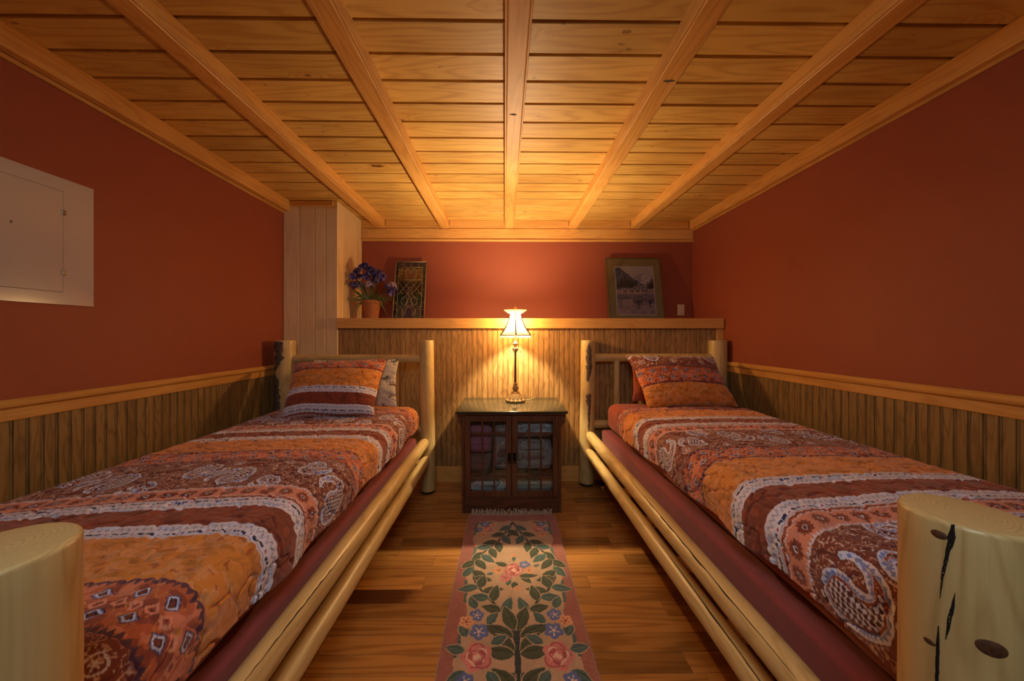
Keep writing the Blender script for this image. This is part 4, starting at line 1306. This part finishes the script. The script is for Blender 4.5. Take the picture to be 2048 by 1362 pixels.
# ------------------------------------------------------------------ things on the ledge
# flower pot
FX, FY, FZ = -1.165, 3.04, 1.3225
fp = thing('potted_flowers', 'terracotta pot of purple silk irises on the ledge beside the column', 'flowers', (FX, FY, FZ))
obj('pot', lathe(BM(), [(.050, 0), (.054, .002), (.066, .10), (.074, .150), (.082, .152), (.084, .178), (.078, .180), (.070, .176), (.066, .16)], FX, FY, FZ, 40), M['terracotta'], fp, smooth='auto')
def px(cx_, cy_, Y):     # crop coordinates of the ledge view -> world at depth Y
    x = 500 + cx_ / 4; y = 380 + cy_ / 4
    return Vector(((x - 1009) * Y / 690, Y, EYE + (670 - y) * Y / 690))
def iris_mesh(seed):
    r = random.Random(seed); bm = BM()
    for layer, (n, tilt, L, wd) in enumerate(((6, .25, .030, .013), (5, 1.05, .028, .012), (4, 1.5, .020, .009))):
        for i in range(n):
            a = 2 * PI * i / n + r.uniform(-.3, .3) + layer * .5; tl = tilt + r.uniform(-.25, .25)
            rows = []
            for q in (0, .25, .5, .75, 1.0):
                hw_ = wd * math.sin(min(1, q * .9 + .08) * PI) ** .6 * (1 + .15 * r.uniform(-1, 1))
                d = L * q; z = math.sin(tl - q * 1.1) * d + .004 * math.sin(q * 9 + i); rad = math.cos(tl - q * .6) * d
                c_, s_ = math.cos(a), math.sin(a)
                rows.append([bm.verts.new((rad * c_ - kx * hw_ * s_, rad * s_ + kx * hw_ * c_, z + .004 * kx * kx + r.uniform(-.0015, .0015))) for kx in (-1, -.35, .35, 1)])
            for A, B in zip(rows[:-1], rows[1:]):
                for kx in range(3): bm.faces.new((A[kx], A[kx + 1], B[kx + 1], B[kx]))
    me = bpy.data.meshes.new('iris'); bm.to_mesh(me); bm.free()
    me.polygons.foreach_set('use_smooth', [True] * len(me.polygons))
    return me
meshA = [iris_mesh(i) for i in range(3)]; meshB = [iris_mesh(10 + i) for i in range(2)]
for m in meshA: m.materials.append(M['petal'])
for m in meshB: m.materials.append(M['petal_light'])
blooms = [(905, 615), (925, 600), (965, 635), (990, 650), (850, 660), (825, 690), (840, 700), (1040, 660), (1065, 690), (1050, 715), (785, 750), (815, 770), (840, 755), (885, 755, 1), (905, 770, 1), (955, 750, 1), (985, 755, 1), (1125, 755, 1), (1155, 760, 1), (1150, 790), (1125, 815), (1100, 765), (930, 690), (960, 670), (1010, 690), (880, 690), (1035, 700, 1), (870, 640), (1000, 720)]
stems = BM(); r = random.Random(9)
for i, b in enumerate(blooms):
    Y = FY - .05 + r.uniform(-.05, .07); P = px(b[0], b[1], Y); P.x = max(P.x, -1.308 + .01 * r.random())
    me = meshB[i % 2] if len(b) > 2 else meshA[i % 3]
    o = link(bpy.data.objects.new('flower', me)); o.location = P
    o.rotation_euler = (r.uniform(-.2, .9), r.uniform(-.5, .5), r.uniform(0, 6.28)); s_ = r.uniform(1.05, 1.5); o.scale = (s_,) * 3
    adopt(o, fp)
    base = Vector((FX + r.uniform(-.03, .03), FY + r.uniform(-.03, .03), FZ + .15))
    mid = base.lerp(P, .5) + Vector((0, 0, .03))
    tube(stems, [base, base.lerp(mid, .6) + Vector((0, 0, .01)), mid, mid.lerp(P, .6), P], .0016, 5)
obj('stems', stems, M['leaf_dark'], fp, smooth=True)
def blade(bm, pts, w0):
    pts = [Vector((max(p.x, -1.338), p.y, p.z)) for p in pts]
    rows = []
    for i, p in enumerate(pts):
        q = i / (len(pts) - 1); a = pts[max(i - 1, 0)]; b = pts[min(i + 1, len(pts) - 1)]
        t = (b - a).normalized(); s_ = t.cross(Vector((0, -1, .2))).normalized(); w_ = w0 * (1 - q ** 2) * (.5 + min(q * 3, 1) * .5) + .0004
        rows.append([bm.verts.new(p + s_ * w_), bm.verts.new(p + Vector((0, -.0012, .0015))), bm.verts.new(p - s_ * w_)])
    for A, B in zip(rows[:-1], rows[1:]):
        for kx in range(2): bm.faces.new((A[kx], A[kx + 1], B[kx + 1], B[kx]))
lv = BM()
base = Vector((FX, FY - .03, FZ + .16))
for i in range(52):
    a = r.uniform(-1.5, 1.5); L_ = r.uniform(.11, .22); dp = r.uniform(-.8, .5)
    droop = r.uniform(.2, 1.5)
    pts = []
    for q in [t_ / 8 for t_ in range(9)]:
        hx_ = math.sin(a) * L_ * q; up = math.cos(a) * L_ * q * .9 + .05 * q - droop * .14 * q * q * (abs(math.sin(a)) + .2)
        pts.append(base + Vector((r.uniform(-.002, .002) + hx_ + .02 * math.sin(a), dp * .08 * q, up)))
    blade(lv, pts, r.uniform(.003, .007))
for (x1, y1_2, w_) in ((930, 935, .008), (895, 900, .008), (1100, 910, .008), (1070, 920, .007), (850, 880, .006), (1205, 940, .004)):
    P = px(x1, y1_2, FY - .08); top = base.lerp(P, .55) + Vector((0, -.01, .055))
    pts = [base.lerp(top, q) if q <= 1 else top for q in (0, .3, .7)] + [top, top.lerp(P, .35) + Vector((0, 0, .012)), top.lerp(P, .7) + Vector((0, 0, .006)), P]
    blade(lv, pts, w_)
obj('leaves', lv, M['leaf'], fp, smooth=True)['kind'] = 'stuff'
bm = BM(); tube(bm, [base, px(850, 760, FY), px(812, 670, FY - .02), px(782, 565, FY - .06)], [.002, .0016, .0012, .0005], 6)
obj('twig', bm, M['twig'], fp, smooth=True)

# leaning flat things: build upright on local x/z, lean back about the bottom
def lean_frame(cx_, y_bot, z_bot, H, y_top):
    th = math.asin((y_top - y_bot) / H)
    ez = Vector((0, math.sin(th), math.cos(th))); ey = Vector((0, math.cos(th), -math.sin(th)))
    o0 = Vector((cx_, y_bot, z_bot))
    return lambda x, d, z: o0 + Vector((x, 0, 0)) + ey * d + ez * z
def lbox(bm, F, x0, x1, d0, d1, z0, z1, bev=0):
    t = BM(); box(t, x0, x1, d0, d1, z0, z1, bev)
    me = bpy.data.meshes.new('t'); t.to_mesh(me); t.free()
    off = len(bm.verts); vs = [bm.verts.new(F(*v.co)) for v in me.vertices]
    for p in me.polygons: bm.faces.new([vs[i] for i in p.vertices])
    bpy.data.meshes.remove(me)

# framed landscape
PW, PH = .512, .612
F = lean_frame(1.206, 3.12, 1.3270, PH, 3.232)
pic = thing('framed_picture', 'framed mountain lake print leaning on the ledge above the right bed', 'picture', (1.206, 3.12, 1.3235))
hwid = PW / 2
bm = BM(); fw = .011
for a in ((-hwid, -hwid + fw, 0, PH), (hwid - fw, hwid, 0, PH)): lbox(bm, F, a[0], a[1], 0, .022, a[2], a[3], .002)
lbox(bm, F, -hwid + fw, hwid - fw, 0, .022, 0, fw, .002); lbox(bm, F, -hwid + fw, hwid - fw, 0, .022, PH - fw, PH, .002)
obj('frame', bm, M['pic_frame'], pic)
bm = BM(); lbox(bm, F, -hwid + fw, hwid - fw, .009, .018, fw, PH - fw); obj('mat_board', bm, M['mat_board'], pic)
ix0, ix1, iz0, iz1 = -.170, .180, .062, .520
bm = BM(); lbox(bm, F, ix0 - .006, ix1 + .006, .0075, .0088, iz0 - .006, iz1 + .006); obj('mat_bevel', bm, M['white_line'], pic)
U, Vv = np.meshgrid(np.linspace(0, 1, 220), np.linspace(0, 1, 280))
def landscape(u, v):
    c = lambda *a: np.array(lin(*a))
    C = np.ones(u.shape + (3,)) * c(196, 168, 150)
    vv = v
    C[:] = c(150, 146, 150) * (1 - vv[..., None]) + c(196, 172, 150) * vv[..., None]
    far = .78 + .09 * np.exp(-((u - .68) / .12) ** 2) + .02 * vn(u * 9, u * 0, 2)
    m = (v < far) & (v > .5); C[m] = c(166, 142, 140)
    C[m & (fbm(u * 12, v * 30, 4, 2) > .1)] = c(206, 186, 172)
    mt = .98 - .55 * np.clip(u - .12, 0, 1) ** .9 + .03 * vn(u * 12, u * 0, 3)
    m = (v < mt) & (v > .5) & (u < .75); C[m] = c(84, 86, 96); C[m & (fbm(u * 18, v * 22, 6, 3) > .12)] = c(122, 118, 124)
    rs = np.random.RandomState(3)
    for i in range(64):
        tx = rs.uniform(0, 1); base_ = .50 + .12 * max(0, .6 - abs(tx - .25)) ; hh = rs.uniform(.12, .30) * (1.1 - tx * .55)
        if tx > .86: hh = rs.uniform(.18, .36)
        if .58 < tx < .8: hh *= .5
        q = (v - base_) / hh
        wdt = .035 * (1 - q) * (.55 + .45 * np.abs(np.sin(q * 22 + i)))
        m = (q > 0) & (q < 1) & (np.abs(u - tx) < wdt); C[m] = c(38, 44, 46) * rs.uniform(.7, 1.6)
    m = (v < .53 + .02 * vn(u * 10, u * 0, 8)) & (v > .42); C[m] = c(158, 122, 106); C[m & (fbm(u * 40, v * 50, 9, 2) > .1)] = c(196, 160, 140)
    m = ((u - .62) / .22) ** 2 + ((v - .52) / .09) ** 2 < 1; C[m & (v > .47)] = c(150, 136, 132); C[m & (v > .47) & (vn(u * 40, v * 60, 2) > .2)] = c(96, 84, 80)
    for i in range(11):
        cx_ = .14 + i * .055; cyy = .475 + .006 * math.sin(i * 2.1)
        m = (np.hypot((u - cx_) / .024, (v - cyy) / .011) < 1) | (np.hypot((u - cx_ - .012) / .007, (v - cyy - .018) / .015) < 1)
        C[m] = c(226, 206, 186) if i % 3 == 0 else c(92, 60, 46)
    m = v < .42; wv_ = fbm(u * 8, v * 30, 12, 3)
    C[m] = c(138, 118, 118); C[m & (wv_ > 0)] = c(116, 100, 102)
    low = (v < .27 + .05 * np.sin(u * 5)); C[low] = c(176, 144, 130); C[low & (fbm(u * 10, v * 24, 20, 3) > .12)] = c(150, 120, 112)
    for tx, hh in ((.52, .14), (.58, .2), (.64, .12), (.86, .16), (.9, .1), (.45, .08)):
        q = (.30 - v) / hh; m = (q > 0) & (q < 1) & (np.abs(u - tx) < .03 * (1 - q) + .004); C[m] = c(74, 68, 74)
    return C
Vp = np.zeros(U.shape + (3,))
for j in range(3):
    a = [F(ix0, .0070, iz0)[j], F(ix1, .0070, iz0)[j], F(ix0, .0070, iz1)[j], F(ix1, .0070, iz1)[j]]
    Vp[..., j] = (a[0] * (1 - U) + a[1] * U) * (1 - Vv) + (a[2] * (1 - U) + a[3] * U) * Vv
obj('print', grid_mesh(Vp, np.clip(landscape(U, Vv) * 1.35, 0, .9)), M['paint_print'], pic, label='muted mountain lake print')
bm = BM(); lbox(bm, F, -hwid + fw, hwid - fw, .0045, .0058, fw, PH - fw); obj('glazing', bm, M['glass'], pic, label='clear glass')

# stained glass panel
GW, GH = .290, .575
F = lean_frame(-.872, 3.13, 1.3245, GH, 3.245)
sg = thing('stained_glass_panel', 'dark stained glass panel with lyre shaped leading, leaning beside the iris pot', 'glass panel', (-.872, 3.13, 1.3235))
def glasscol(u, v):    # u,v 0..1
    c = lambda *a: np.array(lin(*a))
    C = np.ones(u.shape + (3,)) * c(70, 74, 62)
    x = np.abs(u - .5) * 2
    C[(x > .76)] = c(58, 52, 84)
    C[(x <= .76) & (v > .90)] = c(66, 58, 96)
    C[(x > .76) & (((v * 9) % 2) < 1)] = c(72, 78, 88)
    inn = (x <= .76) & (v <= .90)
    C[inn & (v > .66)] = c(132, 110, 62)
    C[inn & (np.hypot((x - .18) / .16, (v - .80) / .09) < 1)] = c(172, 104, 88)
    C[inn & (np.hypot((x - .5) / .18, (v - .78) / .08) < 1)] = c(156, 104, 58)
    C[inn & (v <= .66) & (v > .42)] = c(62, 66, 58)
    C[inn & (x / .42 + np.abs(v - .53) / .13 < 1)] = c(72, 66, 96)
    C[inn & (x / .22 + np.abs(v - .50) / .07 < 1)] = c(30, 26, 30)
    C[inn & (v <= .42)] = c(96, 108, 112)
    C[inn & (v <= .46) & (x > .4) & (v > .30)] = c(52, 96, 78)
    C[inn & (np.hypot(x / .4, (v - .13) / .12) < 1)] = c(104, 96, 128)
    C[inn & (np.hypot((x - .55) / .2, (v - .12) / .10) < 1)] = c(120, 124, 108)
    C *= (1 + .15 * vn(u * 14, v * 26, 5))[..., None]
    return C
U, Vv = np.meshgrid(np.linspace(0, 1, 120), np.linspace(0, 1, 200))
Vp = np.zeros(U.shape + (3,))
ripple = .0006 * vn(U * 12, Vv * 24, 8)
for i in range(U.shape[0]):
    for j in range(U.shape[1]):
        Vp[i, j] = F(-GW / 2 + GW * U[i, j], ripple[i, j], GH * Vv[i, j])
gt = NT('stained_glass'); at = gt.n.new('ShaderNodeAttribute'); at.attribute_name = 'pattern'
gt.P(Base_Color=gt.mix(1.0, at.outputs['Color'], (.42, .42, .42), 'MULTIPLY'), Roughness=.12, Coat_Weight=.6, Coat_Roughness=.05, Transmission_Weight=.25)
obj('glass_pieces', grid_mesh(Vp, glasscol(U, Vv)), gt.m, sg)
bm = BM()
def came(pts, rad=.0020):
    tube(bm, [F((u - .5) * GW, -.0015, v * GH) for u, v in pts], rad, 6)
def sym(pts, rad=.0020):
    came([(.5 + u * .5, v) for u, v in pts], rad); came([(.5 - u * .5, v) for u, v in pts], rad)
for (pts) in ([(-1, .005), (-1, .995)],): pass
came([(.01, .005), (.01, .995)], .0045); came([(.99, .005), (.99, .995)], .0045); came([(.01, .995), (.99, .995)], .0045); came([(.01, .005), (.99, .005)], .0045)
sym([(.76, .0), (.76, .90)]); came([(.12, .90), (.88, .90)])
for i in range(1, 9): sym([(.76, i / 9 - .03), (1, i / 9 - .03)], .0016)
for u in (.25, .5, .75): came([(u - .08 * (u - .5), .90), (u, 1.0)], .0016)
def arc(cx_, cy_, rx, ry, a0, a1, n=16): return [(cx_ + rx * math.cos(a0 + (a1 - a0) * i / n), cy_ + ry * math.sin(a0 + (a1 - a0) * i / n)) for i in range(n + 1)]
sym(arc(.20, .79, .17, .10, -PI / 2, PI)); sym(arc(.20, .80, .08, .07, -PI / 2, PI)); sym(arc(.50, .77, .20, .09, -1.2, 2.6)); sym(arc(.62, .82, .12, .05, .5, 5.2))
came([(.12, .685), (.88, .685)]); sym(arc(.17, .675, .12, .018, 0, 2 * PI))
sym([(0, .66), (.42, .54), (0, .40)]); sym([(0, .57), (.17, .50), (0, .43)]); sym([(.42, .66), (.0, .50), (.42, .36)]); sym([(.76, .66), (.42, .54), (.76, .42)])
came([(.12, .46), (.3, .46)]); came([(.7, .46), (.88, .46)]); sym(arc(.30, .33, .2, .07, 0, 2 * PI)); sym([(.0, .40), (.25, .27), (.0, .22)])
sym(arc(0, .13, .42, .13, -.3, PI / 2)); sym(arc(0, .13, .24, .10, -.5, PI / 2)); sym(arc(.55, .11, .22, .10, 0, 2 * PI)); sym([(.42, .24), (.76, .24)]); came([(.12, .04), (.88, .04)])
obj('lead_came', bm, M['lead'], sg, smooth=True)
for u in (.06, .94):
    bm = BM(); tube(bm, [F((u - .5) * GW + .006 * math.cos(a), 0, GH + .006 + .006 * math.sin(a)) for a in [i * PI / 6 for i in range(12)]], .0012, 6, True)
    obj('hanging_ring', bm, M['lead'], sg, smooth=True)

# switch plate
sp = thing('light_switch', 'almond light switch plate on the back wall, right of the picture', 'switch', (1.690, YB, 1.44))
obj('plate', onebox(1.656, 1.724, YB - .006, YB - .0005, 1.387, 1.493, .003, 2), M['switch'], sp, smooth='auto')
obj('toggle', box(onebox(1.681, 1.699, YB - .0075, YB - .006, 1.418, 1.462, .0008), 1.6865, 1.6935, YB - .014, YB - .007, 1.436, 1.452, .001), M['switch'], sp)
for z in (1.403, 1.477):
    bm = BM()
    lathe(bm, [(.003, 0), (.003, .0012), (.001, .0018)], 0, 0, 0, 12)
    for v in list(bm.verts)[-36:]: v.co = Vector((1.690 + v.co.x, YB - .006 - v.co.z, z + v.co.y))
    obj('screw', bm, M['hinge'], sp)

# white metal service panel on the left wall
ep = thing('service_panel', 'white enamel service panel with a hinged door on the left wall', 'panel', (XL, 1.2, 1.32))
PY0, PY1, PZ0, PZ1 = .86, 1.519, 1.323, 1.832
IY0, IY1, IZ0, IZ1 = .955, 1.416, 1.372, 1.780
bm = BM(); T = .006
for a in ((PY0, PY1, PZ0, IZ0), (PY0, PY1, IZ1, PZ1), (PY0, IY0, IZ0, IZ1), (IY1, PY1, IZ0, IZ1)): box(bm, XL + .0003, XL + T, a[0], a[1], a[2], a[3])
obj('cover', bm, M['white_metal'], ep)
obj('door', onebox(XL + .0003, XL + T + .0012, IY0 + .0012, IY1 - .0012, IZ0 + .0012, IZ1 - .0012, .0008), M['white_metal'], ep)
for z in (1.695, 1.452):
    obj('hinge', onebox(XL + T, XL + T + .004, IY1 - .007, IY1 + .007, z - .010, z + .010, .0015), M['hinge'], ep, label='small steel hinge')
bm = BM(); ellipsoid(bm, (XL + T + .001, 1.267, 1.610), (.0025, .0035, .005), 10, 8); obj('latch', bm, M['hinge'], ep, smooth=True, label='small steel latch')

# cable on the floor behind the right bed's inner head post
bm = BM(); pts = []
for i in range(60):
    a = i / 60 * 4.4 * PI; rr = .030 - .008 * (i / 60)
    pts.append((.765 + rr * 1.2 * math.cos(a), 2.742 + rr * .7 * math.sin(a), .006 + .0007 * i * .5))
pts.append((.72, 2.78, .03)); pts.append((.72, 2.800, .04))
tube(bm, pts, .003, 8)
o = obj('power_cable', bm, M['black'], None, smooth=True); tag(o, 'small black coiled cable on the floor behind the right bed post', 'cable')
